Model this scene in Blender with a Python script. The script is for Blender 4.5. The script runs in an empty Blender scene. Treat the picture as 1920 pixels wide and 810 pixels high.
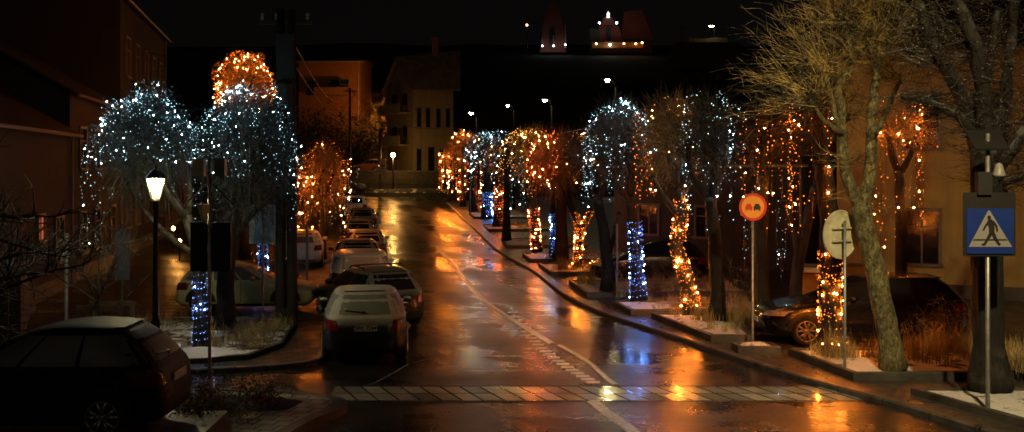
import bpy, math, random
from mathutils import Vector, Matrix, noise as mnoise
random.seed(11)
R = random.Random(5)
rad = math.radians
S = bpy.context.scene
C = S.collection
F, H, HZ = 2000.0, 4.0, 315.0

# ------------------------------------------------------------------ basics
KN = [(-40, 0), (55, 0), (75, .25), (90, .55), (100, 1.0), (104, 1.2), (106, 1.85), (112, 3.0), (130, 6.5), (170, 16), (260, 34), (420, 50), (900, 55)]
def zg(Y):
    for (a, za), (b, zb) in zip(KN, KN[1:]):
        if Y <= b:
            return za + (zb - za) * max(0, (Y - a)) / (b - a)
    return KN[-1][1]
def X_(px, Y): return (px - 960) * Y / F
def Z_(py, Y): return H - (py - HZ) * Y / F
def P(px, py, Y): return Vector((X_(px, Y), Y, Z_(py, Y)))

class MB:
    def __init__(s): s.v = []; s.f = []; s.m = []; s.mi = 0
    def face(s, pts):
        b = len(s.v); s.v += [tuple(p) for p in pts]; s.f.append(tuple(range(b, b + len(pts)))); s.m.append(s.mi)
    def box(s, c, d, rot=None):
        c = Vector(c); h = Vector(d) / 2; b = len(s.v)
        for x in (-1, 1):
            for y in (-1, 1):
                for z in (-1, 1):
                    p = Vector((x * h.x, y * h.y, z * h.z))
                    if rot is not None: p = rot @ p
                    s.v.append(tuple(c + p))
        for q in ((0, 1, 3, 2), (4, 6, 7, 5), (0, 4, 5, 1), (2, 3, 7, 6), (0, 2, 6, 4), (1, 5, 7, 3)):
            s.f.append(tuple(b + i for i in q)); s.m.append(s.mi)
    def tube(s, path, radii, n=6, cap=True):
        path = [Vector(p) for p in path]
        if not hasattr(radii, '__len__'): radii = [radii] * len(path)
        b = len(s.v); k = len(path)
        t0 = (path[1] - path[0]).normalized()
        ref = Vector((0, 0, 1)) if abs(t0.z) < .9 else Vector((1, 0, 0))
        for i in range(k):
            t = (path[min(i + 1, k - 1)] - path[max(i - 1, 0)])
            t = t.normalized() if t.length > 1e-9 else t0
            u = t.cross(ref)
            u = u.normalized() if u.length > 1e-6 else t.orthogonal().normalized()
            w = t.cross(u)
            for j in range(n):
                a = 2 * math.pi * j / n
                s.v.append(tuple(path[i] + (u * math.cos(a) + w * math.sin(a)) * radii[i]))
        for i in range(k - 1):
            for j in range(n):
                a = b + i * n + j; c = b + i * n + (j + 1) % n
                s.f.append((a, c, c + n, a + n)); s.m.append(s.mi)
        if cap:
            s.f.append(tuple(b + j for j in range(n))[::-1]); s.m.append(s.mi)
            s.f.append(tuple(b + (k - 1) * n + j for j in range(n))); s.m.append(s.mi)
    def lathe(s, prof, c, axis='z', n=20, close=True):
        c = Vector(c); b = len(s.v)
        for r, z in prof:
            for j in range(n):
                a = 2 * math.pi * j / n
                p = (r * math.cos(a), r * math.sin(a), z)
                if axis == 'y': p = (p[0], p[2], p[1])
                if axis == 'x': p = (p[2], p[0], p[1])
                s.v.append(tuple(c + Vector(p)))
        for i in range(len(prof) - 1):
            for j in range(n):
                a = b + i * n + j; d = b + i * n + (j + 1) % n
                s.f.append((a, d, d + n, a + n)); s.m.append(s.mi)
        if close:
            s.f.append(tuple(b + j for j in range(n))); s.m.append(s.mi)
            e = b + (len(prof) - 1) * n
            s.f.append(tuple(e + j for j in range(n))); s.m.append(s.mi)
    def octa(s, p, r):
        b = len(s.v); x, y, z = p
        s.v += [(x + r, y, z), (x, y + r, z), (x - r, y, z), (x, y - r, z), (x, y, z + r * 1.25), (x, y, z - r * 1.25)]
        for q in ((0, 1, 4), (1, 2, 4), (2, 3, 4), (3, 0, 4), (1, 0, 5), (2, 1, 5), (3, 2, 5), (0, 3, 5)):
            s.f.append(tuple(b + i for i in q)); s.m.append(s.mi)
    def grid(s, rows):
        b = len(s.v); n = len(rows[0])
        for r in rows: s.v += [tuple(p) for p in r]
        for i in range(len(rows) - 1):
            for j in range(n - 1):
                a = b + i * n + j
                s.f.append((a, a + 1, a + n + 1, a + n)); s.m.append(s.mi)
    def poly_prism(s, pts, z0, z1):
        n = len(pts); b = len(s.v)
        s.v += [(p[0], p[1], z0) for p in pts] + [(p[0], p[1], z1) for p in pts]
        s.f.append(tuple(b + n + i for i in range(n))); s.m.append(s.mi)
        for i in range(n):
            j = (i + 1) % n
            s.f.append((b + i, b + j, b + n + j, b + n + i)); s.m.append(s.mi)
    def mesh(s, name, mats, smooth=False):
        me = bpy.data.meshes.new(name); me.from_pydata(s.v, [], s.f)
        for m in (mats if isinstance(mats, (list, tuple)) else [mats]): me.materials.append(m)
        if max(s.m, default=0) > 0: me.polygons.foreach_set('material_index', s.m)
        if smooth: me.polygons.foreach_set('use_smooth', [True] * len(me.polygons))
        me.update(); return me
    def build(s, name, mats, parent=None, smooth=False):
        o = bpy.data.objects.new(name, s.mesh(name, mats, smooth)); C.objects.link(o)
        if parent is not None: o.parent = parent
        return o

def tag(o, label=None, cat=None, group=None, kind=None):
    if label: o['label'] = label
    if cat: o['category'] = cat
    if group: o['group'] = group
    if kind: o['kind'] = kind
    return o
def thing(name, label, cat, loc=(0, 0, 0), rz=0, group=None):
    o = bpy.data.objects.new(name, None); C.objects.link(o); o.location = loc; o.rotation_euler = (0, 0, rz)
    o.empty_display_size = .1
    return tag(o, label, cat, group)

# ------------------------------------------------------------------ materials
def nt(name):
    m = bpy.data.materials.new(name); m.use_nodes = True
    t = m.node_tree; b = t.nodes['Principled BSDF']; return m, t, b
def coords(t, scale=(1, 1, 1), obj=True):
    tc = t.nodes.new('ShaderNodeTexCoord'); mp = t.nodes.new('ShaderNodeMapping'); mp.inputs['Scale'].default_value = scale
    t.links.new(tc.outputs['Object' if obj else 'Generated'], mp.inputs['Vector']); return mp.outputs['Vector']
def noise(t, vec, scale, detail=4, rough=.55):
    n = t.nodes.new('ShaderNodeTexNoise'); n.inputs['Scale'].default_value = scale; n.inputs['Detail'].default_value = detail
    n.inputs['Roughness'].default_value = rough; t.links.new(vec, n.inputs['Vector']); return n.outputs['Fac']
def ramp(t, fac, stops):
    r = t.nodes.new('ShaderNodeValToRGB'); e = r.color_ramp.elements
    e[0].position, e[0].color = stops[0][0], (*stops[0][1], 1); e[1].position, e[1].color = stops[-1][0], (*stops[-1][1], 1)
    for p, c in stops[1:-1]:
        q = e.new(p); q.color = (*c, 1)
    t.links.new(fac, r.inputs['Fac']); return r.outputs['Color']
def vramp(t, fac, a, b, lo, hi):
    r = t.nodes.new('ShaderNodeMapRange'); r.inputs['From Min'].default_value = a; r.inputs['From Max'].default_value = b
    r.inputs['To Min'].default_value = lo; r.inputs['To Max'].default_value = hi; t.links.new(fac, r.inputs['Value']); return r.outputs['Result']
def bump(t, b, h, strength, dist=.02):
    n = t.nodes.new('ShaderNodeBump'); n.inputs['Strength'].default_value = strength; n.inputs['Distance'].default_value = dist
    t.links.new(h, n.inputs['Height']); t.links.new(n.outputs['Normal'], b.inputs['Normal'])
def mixc(t, fac, a, bcol):
    m = t.nodes.new('ShaderNodeMix'); m.data_type = 'RGBA'
    t.links.new(fac, m.inputs['Factor'])
    for k, v in (('A', a), ('B', bcol)):
        sock = [i for i in m.inputs if i.name == k and i.type == 'RGBA'][0]
        if isinstance(v, tuple): sock.default_value = (*v, 1)
        else: t.links.new(v, sock)
    return [o for o in m.outputs if o.type == 'RGBA'][0]
def upness(t):
    g = t.nodes.new('ShaderNodeNewGeometry'); s = t.nodes.new('ShaderNodeSeparateXYZ'); t.links.new(g.outputs['Normal'], s.inputs[0]); return s.outputs['Z']
def mul(t, a, b):
    m = t.nodes.new('ShaderNodeMath'); m.operation = 'MULTIPLY'
    for i, v in enumerate((a, b)):
        if isinstance(v, (int, float)): m.inputs[i].default_value = v
        else: t.links.new(v, m.inputs[i])
    m.use_clamp = True
    return m.outputs[0]
def simple(name, c, rough=.6, var=.25, scale=6, metal=0, bmp=.0, spec=.5, coat=0):
    m, t, b = nt(name); v = coords(t)
    n = noise(t, v, scale, 5)
    t.links.new(ramp(t, n, [(.3, tuple(x * (1 - var) for x in c)), (.7, tuple(min(1, x * (1 + var)) for x in c))]), b.inputs['Base Color'])
    b.inputs['Roughness'].default_value = rough; b.inputs['Metallic'].default_value = metal
    b.inputs['Specular IOR Level'].default_value = spec; b.inputs['Coat Weight'].default_value = coat
    if bmp: bump(t, b, noise(t, v, scale * 4, 6), bmp)
    return m
def emit(name, c, strength, sampling='AUTO'):
    m = bpy.data.materials.new(name); m.use_nodes = True; t = m.node_tree
    b = t.nodes['Principled BSDF']; b.inputs['Base Color'].default_value = (*[min(1, x) for x in c], 1)
    b.inputs['Emission Color'].default_value = (*c, 1); b.inputs['Emission Strength'].default_value = strength
    m.cycles.emission_sampling = sampling
    return m

def wet_asphalt(name, base=(.013, .012, .0115), r0=.15, r1=.44, patch=.16, bstr=.12, tracks=False):
    m, t, b = nt(name); v = coords(t); vs = coords(t, (.5, 1.2, 1))
    big = noise(t, vs, patch, 4, .6); mid = noise(t, vs, 1.3, 6, .7); fine = noise(t, v, 48, 3, .75); grain = noise(t, v, 14, 5, .8)
    col = ramp(t, mid, [(.3, tuple(x * .55 for x in base)), (.72, tuple(x * 1.7 for x in base))])
    vo = t.nodes.new('ShaderNodeTexVoronoi'); vo.feature = 'DISTANCE_TO_EDGE'; vo.inputs['Scale'].default_value = .33
    wv = t.nodes.new('ShaderNodeMix'); wv.data_type = 'VECTOR'; wv.inputs['Factor'].default_value = .25
    nz = t.nodes.new('ShaderNodeTexNoise'); nz.inputs['Scale'].default_value = 1.2; nz.inputs['Detail'].default_value = 5; t.links.new(v, nz.inputs['Vector'])
    va = [i_ for i_ in wv.inputs if i_.type == 'VECTOR']; t.links.new(v, va[0]); t.links.new(nz.outputs['Color'], va[1])
    t.links.new([o_ for o_ in wv.outputs if o_.type == 'VECTOR'][0], vo.inputs['Vector'])
    crack = vramp(t, vo.outputs['Distance'], .0, .012, 1, 0)
    crackm = mul(t, crack, vramp(t, big, .45, .6, 0, 1))
    t.links.new(mixc(t, crackm, col, (.002, .002, .002)), b.inputs['Base Color'])
    def add(*xs):
        o_ = xs[0]
        for x in xs[1:]:
            a = t.nodes.new('ShaderNodeMath'); a.operation = 'ADD'; t.links.new(o_, a.inputs[0]); t.links.new(x, a.inputs[1]); o_ = a.outputs[0]
        return o_
    mixn = add(mul(t, big, .45), mul(t, mid, .30), mul(t, grain, .25))
    r_ = vramp(t, mixn, .39, .60, r0, r1)
    if tracks:
        sp = t.nodes.new('ShaderNodeSeparateXYZ'); t.links.new(v, sp.inputs[0])
        q = t.nodes.new('ShaderNodeMath'); q.operation = 'MULTIPLY_ADD'; q.inputs[1].default_value = .17; t.links.new(sp.outputs['Y'], q.inputs[0]); t.links.new(sp.outputs['X'], q.inputs[2])
        wvz = t.nodes.new('ShaderNodeMath'); wvz.operation = 'MULTIPLY'; wvz.inputs[1].default_value = 3.7; t.links.new(q.outputs[0], wvz.inputs[0])
        sn = t.nodes.new('ShaderNodeMath'); sn.operation = 'SINE'; t.links.new(wvz.outputs[0], sn.inputs[0])
        r2 = t.nodes.new('ShaderNodeMath'); r2.operation = 'MULTIPLY_ADD'; r2.inputs[1].default_value = .045; t.links.new(sn.outputs[0], r2.inputs[0]); t.links.new(r_, r2.inputs[2]); r_ = r2.outputs[0]
    t.links.new(add(r_, mul(t, crackm, .3)), b.inputs['Roughness'])
    b.inputs['IOR'].default_value = 1.5; b.inputs['Specular IOR Level'].default_value = .5
    rip = noise(t, coords(t, (.8, 1.7, 1)), 1.8, 6, .7)
    bump(t, b, add(mul(t, rip, .5), mul(t, fine, .16), mul(t, grain, .14)), bstr, .03)
    return m
M = {}
M['road'] = wet_asphalt('wet_road', tracks=True)
M['ground'] = wet_asphalt('ground_asphalt', (.03, .026, .022), .22, .55, .3, .2)
M['pave'] = None
def pavers(name, c, bw, bh, rough=(.25, .6), mortar=.02, rot=0, col2=None, off=.5, snow=0.0):
    m, t, b = nt(name)
    tc = t.nodes.new('ShaderNodeTexCoord'); mp = t.nodes.new('ShaderNodeMapping'); mp.inputs['Rotation'].default_value = (0, 0, rot)
    t.links.new(tc.outputs['Object'], mp.inputs['Vector']); v = mp.outputs['Vector']
    br = t.nodes.new('ShaderNodeTexBrick'); br.offset = off; br.inputs['Scale'].default_value = 1
    br.inputs['Brick Width'].default_value = bw; br.inputs['Row Height'].default_value = bh; br.inputs['Mortar Size'].default_value = mortar
    br.inputs['Color1'].default_value = (*c, 1); br.inputs['Color2'].default_value = (*(col2 or tuple(x * .7 for x in c)), 1)
    br.inputs['Mortar'].default_value = (.008, .007, .006, 1)
    t.links.new(v, br.inputs['Vector'])
    n = noise(t, v, 3, 5)
    col = mixc(t, vramp(t, n, .35, .75, 0, .6), br.outputs['Color'], tuple(x * .35 for x in c))
    if snow:
        col = mixc(t, vramp(t, noise(t, v, 1.1, 6, .7), .62 - snow, .72 - snow, 0, .85), col, (.5, .5, .52))
    t.links.new(col, b.inputs['Base Color'])
    t.links.new(vramp(t, n, .3, .7, *rough), b.inputs['Roughness'])
    bump(t, b, br.outputs['Fac'], -.5, .02)
    return m
M['pave'] = pavers('wet_pavers', (.075, .065, .055), .2, .1, (.22, .55), .006, .35)
M['band'] = pavers('crossing_tiles', (.17, .16, .15), .42, .59, (.06, .26), .012, 0, (.10, .095, .09), 0)
M['tile'] = pavers('concrete_tiles', (.42, .40, .28), .3, .3, (.35, .7), .02, .25)
M['cobble'] = pavers('dark_cobbles', (.06, .058, .056), .14, .12, (.3, .7), .02, .3)
M['conc'] = simple('wet_concrete', (.06, .054, .045), .5, .6, 2.2, bmp=.5)
def kerbmat():
    m, t, b = nt('kerb_stones'); v = coords(t); n = noise(t, v, 2.5, 6, .7)
    sp = t.nodes.new('ShaderNodeSeparateXYZ'); t.links.new(v, sp.inputs[0])
    fr = t.nodes.new('ShaderNodeMath'); fr.operation = 'FRACT'; t.links.new(sp.outputs['Y'], fr.inputs[0])
    j = t.nodes.new('ShaderNodeMath'); j.operation = 'LESS_THAN'; j.inputs[1].default_value = .025; t.links.new(fr.outputs[0], j.inputs[0])
    col = ramp(t, n, [(.3, (.03, .026, .022)), (.7, (.13, .115, .10))])
    t.links.new(mixc(t, j.outputs[0], col, (.004, .004, .004)), b.inputs['Base Color']); t.links.new(vramp(t, n, .3, .7, .2, .6), b.inputs['Roughness']); bump(t, b, noise(t, v, 18, 5, .7), .35, .02); return m
M['kerb'] = kerbmat()
def snowsoil(name, amt, sc=2.2):
    m, t, b = nt(name); v = coords(t)
    n = noise(t, v, sc, 6, .65); f = noise(t, v, 30, 4, .7)
    soil = ramp(t, f, [(.3, (.02, .016, .011)), (.7, (.06, .05, .03))])
    sn = ramp(t, f, [(.25, (.48, .47, .46)), (.6, (.82, .82, .83))])
    t.links.new(mixc(t, vramp(t, n, .6 - amt, .68 - amt, 0, 1), soil, sn), b.inputs['Base Color'])
    b.inputs['Roughness'].default_value = .75; bump(t, b, f, .8, .04); return m
M['soil'] = snowsoil('snowy_soil', .23)
M['soil_left'] = snowsoil('thin_snow_soil', .15)
M['snow'] = snowsoil('snow', .4)
M['earth'] = simple('dark_turf', (.006, .005, .004), .9, .6, .6, bmp=.4)
def bark(name, c, snow=.4, ridge=22):
    m, t, b = nt(name); v = coords(t, (1, 1, .28))
    n = noise(t, v, ridge, 6, .65); n2 = noise(t, coords(t), 5, 5)
    col = ramp(t, n, [(.32, tuple(x * .3 for x in c)), (.7, c)])
    up = mul(t, vramp(t, upness(t), .0, .7, 0, 1), vramp(t, n2, .45, .6, 0, snow))
    t.links.new(mixc(t, up, col, (.55, .54, .52)), b.inputs['Base Color'])
    b.inputs['Roughness'].default_value = .8; bump(t, b, n, .9, .05); return m
M['bark'] = bark('bark', (.075, .06, .04))
M['bark_dark'] = bark('dark_bark', (.011, .009, .006), .15)
def mossy():
    m, t, b = nt('mossy_bark'); v = coords(t, (1, 1, .5)); n = noise(t, v, 16, 8, .75); n2 = noise(t, coords(t), 4.5, 6, .7); n3 = noise(t, coords(t), 42, 3, .6)
    col = ramp(t, n, [(.36, (.04, .034, .015)), (.5, (.24, .21, .085)), (.66, (.55, .50, .25))])
    col = mixc(t, vramp(t, n2, .42, .62, 0, .75), col, (.06, .055, .025))
    t.links.new(mixc(t, vramp(t, n3, .64, .70, 0, .8), col, (.65, .64, .58)), b.inputs['Base Color']); b.inputs['Roughness'].default_value = .8
    bump(t, b, n, 1.0, .08); return m
M['bark_green'] = mossy()
M['twig'] = simple('twig_brown', (.19, .13, .07), .6, .4, 9)
def twigmat(name, dark, light, snow, sc=2.2, lo=.42, hi=.66):
    m, t, b = nt(name); v = coords(t); n = noise(t, v, sc, 5, .65); f = noise(t, v, 23, 3, .7)
    col = ramp(t, n, [(lo, dark), (hi, light)])
    t.links.new(mixc(t, vramp(t, f, .60, .66, 0, snow), col, (.8, .76, .62)), b.inputs['Base Color']); b.inputs['Roughness'].default_value = .6; return m
M['twig_lamplit'] = twigmat('twig_golden_lit', (.014, .010, .004), (.56, .40, .10), .8, 2.6, .46, .64)  # golden lamplight highlights and dark clumps are put into the twig colour
M['twig_cold'] = twigmat('twig_frosted', (.008, .012, .013), (.04, .055, .06), .25, 3)
M['twig_mid'] = twigmat('twig_dark_frosted', (.006, .005, .004), (.035, .03, .02), .55)
M['twig_brown'] = twigmat('twig_warm_brown', (.06, .035, .015), (.42, .28, .13), .8, 3)
M['twig_dark'] = simple('twig_dark', (.035, .03, .022), .7, .4, 9)
M['twig_frost'] = simple('twig_snowy', (.16, .14, .10), .6, .8, 14)
M['wire'] = simple('cable_black', (.012, .012, .012), .5, .2)
M['steel'] = simple('galvanised_steel', (.30, .31, .31), .42, .25, 12, .7)
M['iron'] = simple('black_iron', (.012, .012, .012), .4, .3, 10)
M['grey'] = simple('grey_paint', (.22, .22, .21), .45, .2, 8)
M['rubber'] = simple('rubber', (.012, .012, .012), .75, .2)
M['alloy'] = simple('alloy', (.45, .45, .45), .35, .15, 9, .75)
M['wood'] = simple('wood_dark', (.045, .03, .018), .7, .4, 8, bmp=.3)
M['polewood'] = simple('pole_wood', (.010, .008, .006), .75, .5, 4, bmp=.4)
M['white'] = simple('white_face', (.25, .245, .23), .45, .06, 4)
M['blue'] = simple('sign_blue', (.008, .03, .2), .4, .08, 4)
M['black'] = simple('sign_black', (.012, .012, .012), .5, .1)
M['red'] = simple('sign_red', (.62, .03, .015), .45, .1, 4)
M['amber'] = simple('sign_amber', (.85, .42, .05), .5, .08, 4)
M['signback'] = simple('sign_back_blue_grey', (.50, .68, .76), .5, .15, 6)
M['disc'] = simple('disc_back', (.62, .60, .42), .55, .28, 5, bmp=.2)
def wall(name, c, c2=None, sc=1.2):
    m, t, b = nt(name); v = coords(t); n = noise(t, v, sc, 6, .7); s = noise(t, coords(t, (3, 3, .25)), 1.2, 4)
    col = ramp(t, n, [(.25, tuple(x * .65 for x in c)), (.75, c)])
    t.links.new(mixc(t, vramp(t, s, .45, .75, 0, .5), col, c2 or tuple(x * .45 for x in c)), b.inputs['Base Color'])
    b.inputs['Roughness'].default_value = .85; bump(t, b, noise(t, v, 40, 4), .2, .02); return m
M['plaster'] = wall('plaster_beige', (.24, .19, .11))
M['plaster_grey'] = wall('plaster_grey', (.06, .055, .045))
M['plaster_brown'] = wall('plaster_brown', (.03, .026, .022))
M['plaster_yellow'] = wall('plaster_yellow', (.50, .385, .13))
M['plaster_orange'] = wall('plaster_orange_lit', (.24, .095, .025))  # orange lamplight on these walls is put into the plaster colour
M['church'] = wall('church_brick', (.22, .065, .04))
M['brick'] = pavers('brick_wall', (.24, .10, .05), .22, .07, (.6, .9), .012, 0)
M['roof'] = simple('roof_tiles', (.03, .02, .016), .7, .4, 3, bmp=.4)
M['roof_red'] = simple('roof_red', (.20, .05, .03), .7, .4, 3, bmp=.4)
M['pane'] = simple('dark_window_pane', (.012, .012, .014), .12, .3, 2)
M['frame'] = simple('window_frame', (.14, .12, .10), .5, .2, 5)
M['grass'] = simple('dry_grass', (.36, .28, .11), .8, .55, 1.5)
M['leaf'] = simple('frosted_leaf', (.13, .13, .10), .6, .7, 8)
M['leaf_dark'] = simple('dark_evergreen', (.012, .014, .008), .7, .6, 3)
M['pole_black'] = simple('matt_black_pole', (.003, .003, .003), .95, .3, 8, spec=.05)  # night darkness of the lamp poles put into a near-black colour
M['stone'] = simple('wall_stone', (.035, .03, .025), .85, .5, 4, bmp=.6)

def paint(name, c, frost=.5, rough=.22, fcol=(.40, .39, .33), coat=.25):
    m, t, b = nt(name); v = coords(t)
    n = noise(t, v, 6, 6, .6); n2 = noise(t, v, 60, 3, .6)
    f = mul(t, vramp(t, upness(t), .26, .7, 0, 1), vramp(t, n, .2, .65, frost * .7, frost))
    t.links.new(mixc(t, f, c, fcol), b.inputs['Base Color'])
    t.links.new(vramp(t, f, 0, .6, rough, .7), b.inputs['Roughness'])
    b.inputs['Coat Weight'].default_value = coat
    b.inputs['Specular IOR Level'].default_value = .5 if coat else .25
    bump(t, b, mul(t, n2, f), .25, .01); return m
def glass(name, frost=.0, fcol=(.33, .33, .29)):
    m, t, b = nt(name); v = coords(t); n = noise(t, v, 4, 5)
    f = vramp(t, n, .25, .75, frost * .75, frost)
    t.links.new(mixc(t, f, (.012, .013, .014), fcol), b.inputs['Base Color'])
    t.links.new(vramp(t, f, 0, .5, .06, .65), b.inputs['Roughness']); return m
M['glass'] = glass('car_glass')
M['glass_frost'] = glass('car_glass_frosted', .8, (.27, .275, .235))
M['glass_half'] = glass('car_glass_misted', .42)
M['lamp_red'] = simple('tail_lamp_red', (.13, .008, .008), .15, .2, 12, coat=1)
M['lamp_clear'] = simple('head_lamp_clear', (.55, .5, .42), .12, .2, 12, .3)
M['plate'] = simple('plate_white', (.75, .74, .68), .4, .06, 4)
M['trim'] = simple('black_trim', (.015, .015, .015), .5, .2)

LED = {}
def ledset(k, c, s):
    LED[k] = [emit('led_%s_dim' % k, c, s[0]), emit('led_%s' % k, c, s[1]), emit('led_%s_bright' % k, c, s[2])]
ledset('white', (.50, .88, 1.0), (1.2, 3.2, 300))
ledset('orange', (1.0, .23, .022), (2.2, 4.4, 1350))
ledset('blue', (.16, .34, 1.0), (2.2, 5, 330))
ledset('red', (1.0, .17, .035), (1.8, 4.5, 480))
ledset('gold', (1.0, .42, .07), (1.6, 4.5, 420))

# ------------------------------------------------------------------ camera, world
cam = bpy.data.cameras.new('camera'); co = bpy.data.objects.new('camera', cam); C.objects.link(co)
co.location = (0, 0, H); co.rotation_euler = (rad(90), 0, 0)
cam.sensor_width = 36; cam.lens = F / 1920 * 36; cam.shift_y = -(405 - HZ) / 1920; cam.clip_end = 2000; cam.clip_start = .3
S.camera = co
S.view_settings.view_transform = 'Standard'; S.view_settings.look = 'None'; S.view_settings.exposure = 0
w = bpy.data.worlds.new('World'); S.world = w; w.use_nodes = True
t = w.node_tree; bg = t.nodes['Background']
sky = t.nodes.new('ShaderNodeTexSky'); sky.sky_type = 'NISHITA'; sky.sun_disc = False
SUN_EL, SUN_ROT = rad(28), rad(200)
sky.sun_elevation = SUN_EL; sky.sun_rotation = SUN_ROT
hsv = t.nodes.new('ShaderNodeHueSaturation'); hsv.inputs['Saturation'].default_value = .15
mx = t.nodes.new('ShaderNodeMix'); mx.data_type = 'RGBA'; mx.blend_type = 'MULTIPLY'; mx.inputs['Factor'].default_value = 1
t.links.new(sky.outputs[0], hsv.inputs['Color'])
ca = [i for i in mx.inputs if i.type == 'RGBA']
t.links.new(hsv.outputs[0], ca[0]); ca[1].default_value = (1.0, .8, .72, 1)
t.links.new([o for o in mx.outputs if o.type == 'RGBA'][0], bg.inputs['Color'])
bg.inputs['Strength'].default_value = .00034
sl = bpy.data.lights.new('sun', 'SUN'); so = bpy.data.objects.new('sun', sl); C.objects.link(so)
sl.energy = .031; sl.angle = rad(8); sl.color = (1, .82, .58)
dirv = Vector((-.25, -.8, .62)).normalized()
so.rotation_euler = dirv.to_track_quat('Z', 'Y').to_euler(); so.location = (0, -20, 30)
cy = S.cycles
cy.use_denoising = True; cy.sample_clamp_indirect = 4; cy.sample_clamp_direct = 0; cy.use_light_tree = True
cy.max_bounces = 5; cy.diffuse_bounces = 2; cy.glossy_bounces = 3; cy.transmission_bounces = 2
cy.caustics_reflective = False; cy.caustics_refractive = False; cy.use_adaptive_sampling = False
cy.filter_width = 1.6

# ------------------------------------------------------------------ setting
def smooth_path(pts, step=.5):
    out = []
    n = len(pts)
    for i in range(n - 1):
        p0, p1, p2, p3 = pts[max(i - 1, 0)], pts[i], pts[i + 1], pts[min(i + 2, n - 1)]
        k = max(2, int(math.dist(p1, p2) / step))
        for j in range(k):
            u = j / k
            out.append(tuple(.5 * ((2 * p1[d]) + (-p0[d] + p2[d]) * u + (2 * p0[d] - 5 * p1[d] + 4 * p2[d] - p3[d]) * u * u + (-p0[d] + 3 * p1[d] - 3 * p2[d] + p3[d]) * u ** 3) for d in range(2)))
    out.append(tuple(pts[-1])); return out
def pix(px, py, z=0):
    Y = F * (H - z) / (py - HZ); return (X_(px, Y), Y)
RK = [(8.2, 12), (7.5, 14.5), (6.95, 16.2), (6.35, 17.8), (5.55, 19.6), (4.78, 21.7), (4.05, 24.0), (3.2, 26.5), (2.35, 29.2), (1.55, 33.5), (.75, 41), (-.6, 50), (-2.2, 65), (-3.95, 80), (-5.3, 92), (-5.9, 96)]
RKS = smooth_path(RK)
def kx(Y):
    for (xa, ya), (xb, yb) in zip(RKS, RKS[1:]):
        if ya <= Y <= yb: return xa + (xb - xa) * (Y - ya) / (yb - ya)
    return RKS[0][0] if Y < RKS[0][1] else RKS[-1][0]
def lx(Y):   # left edge of the carriageway
    return -3.7 - .155 * (Y - 21.6) if Y > 21.6 else -3.7 + .02 * (21.6 - Y)
YS = [y * .5 for y in range(-40, 211)] + [106, 108, 110, 112, 116, 121, 126, 130, 140, 150, 160, 170, 190, 215, 240, 260, 320, 420, 600, 900]
g = MB()
def hillz(x, y):
    z = zg(y)
    return z
g.grid([[(x, y, zg(y) - .03) for x in (-600, -200, -80, -40, -20, 0, 20, 40, 80, 200, 600)] for y in YS if y <= 104])
o = g.build('ground', M['ground']); tag(o, kind='structure')
g = MB()
xs = [-600, -200, -80, -60, -40, -30, -20, -14, -8, 0, 8, 20, 40, 60, 80, 200, 600]
g.grid([[(x, y, zg(y) + (mnoise.noise((x * .12, y * .12, 3)) * min(1.2, max(0, (y - 104)) * .08)) + (-.03 if y <= 104 else 0)) for x in xs] for y in YS if y >= 104])
o = g.build('hill', M['earth'], smooth=True); tag(o, kind='structure')
g = MB()
rows = []
for i in range(16, 209):
    y = i * .5
    xl = lx(y) - 1.2 if y > 21.6 else (-9 if y > 18.2 else lx(y) - .3)
    xr = kx(y) + .05
    if y > 95: xr = 30; xl = -45
    rows.append([(xl + (xr - xl) * k / 12, y, zg(y)) for k in range(13)])
g.grid(rows)
o = g.build('road', M['road'], smooth=True); tag(o, kind='structure')
# lane on the left
g = MB(); rows = []
for i in range(50, 180):
    y = i * .5; a = -10.2 - .27 * (y - 25)
    rows.append([(a - 3.2, y, zg(y) - .012), (a, y, zg(y) - .012), (a + 1.6, y, zg(y) - .012)])
g.grid(rows); o = g.build('side_street', M['ground']); tag(o, kind='structure')
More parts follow.
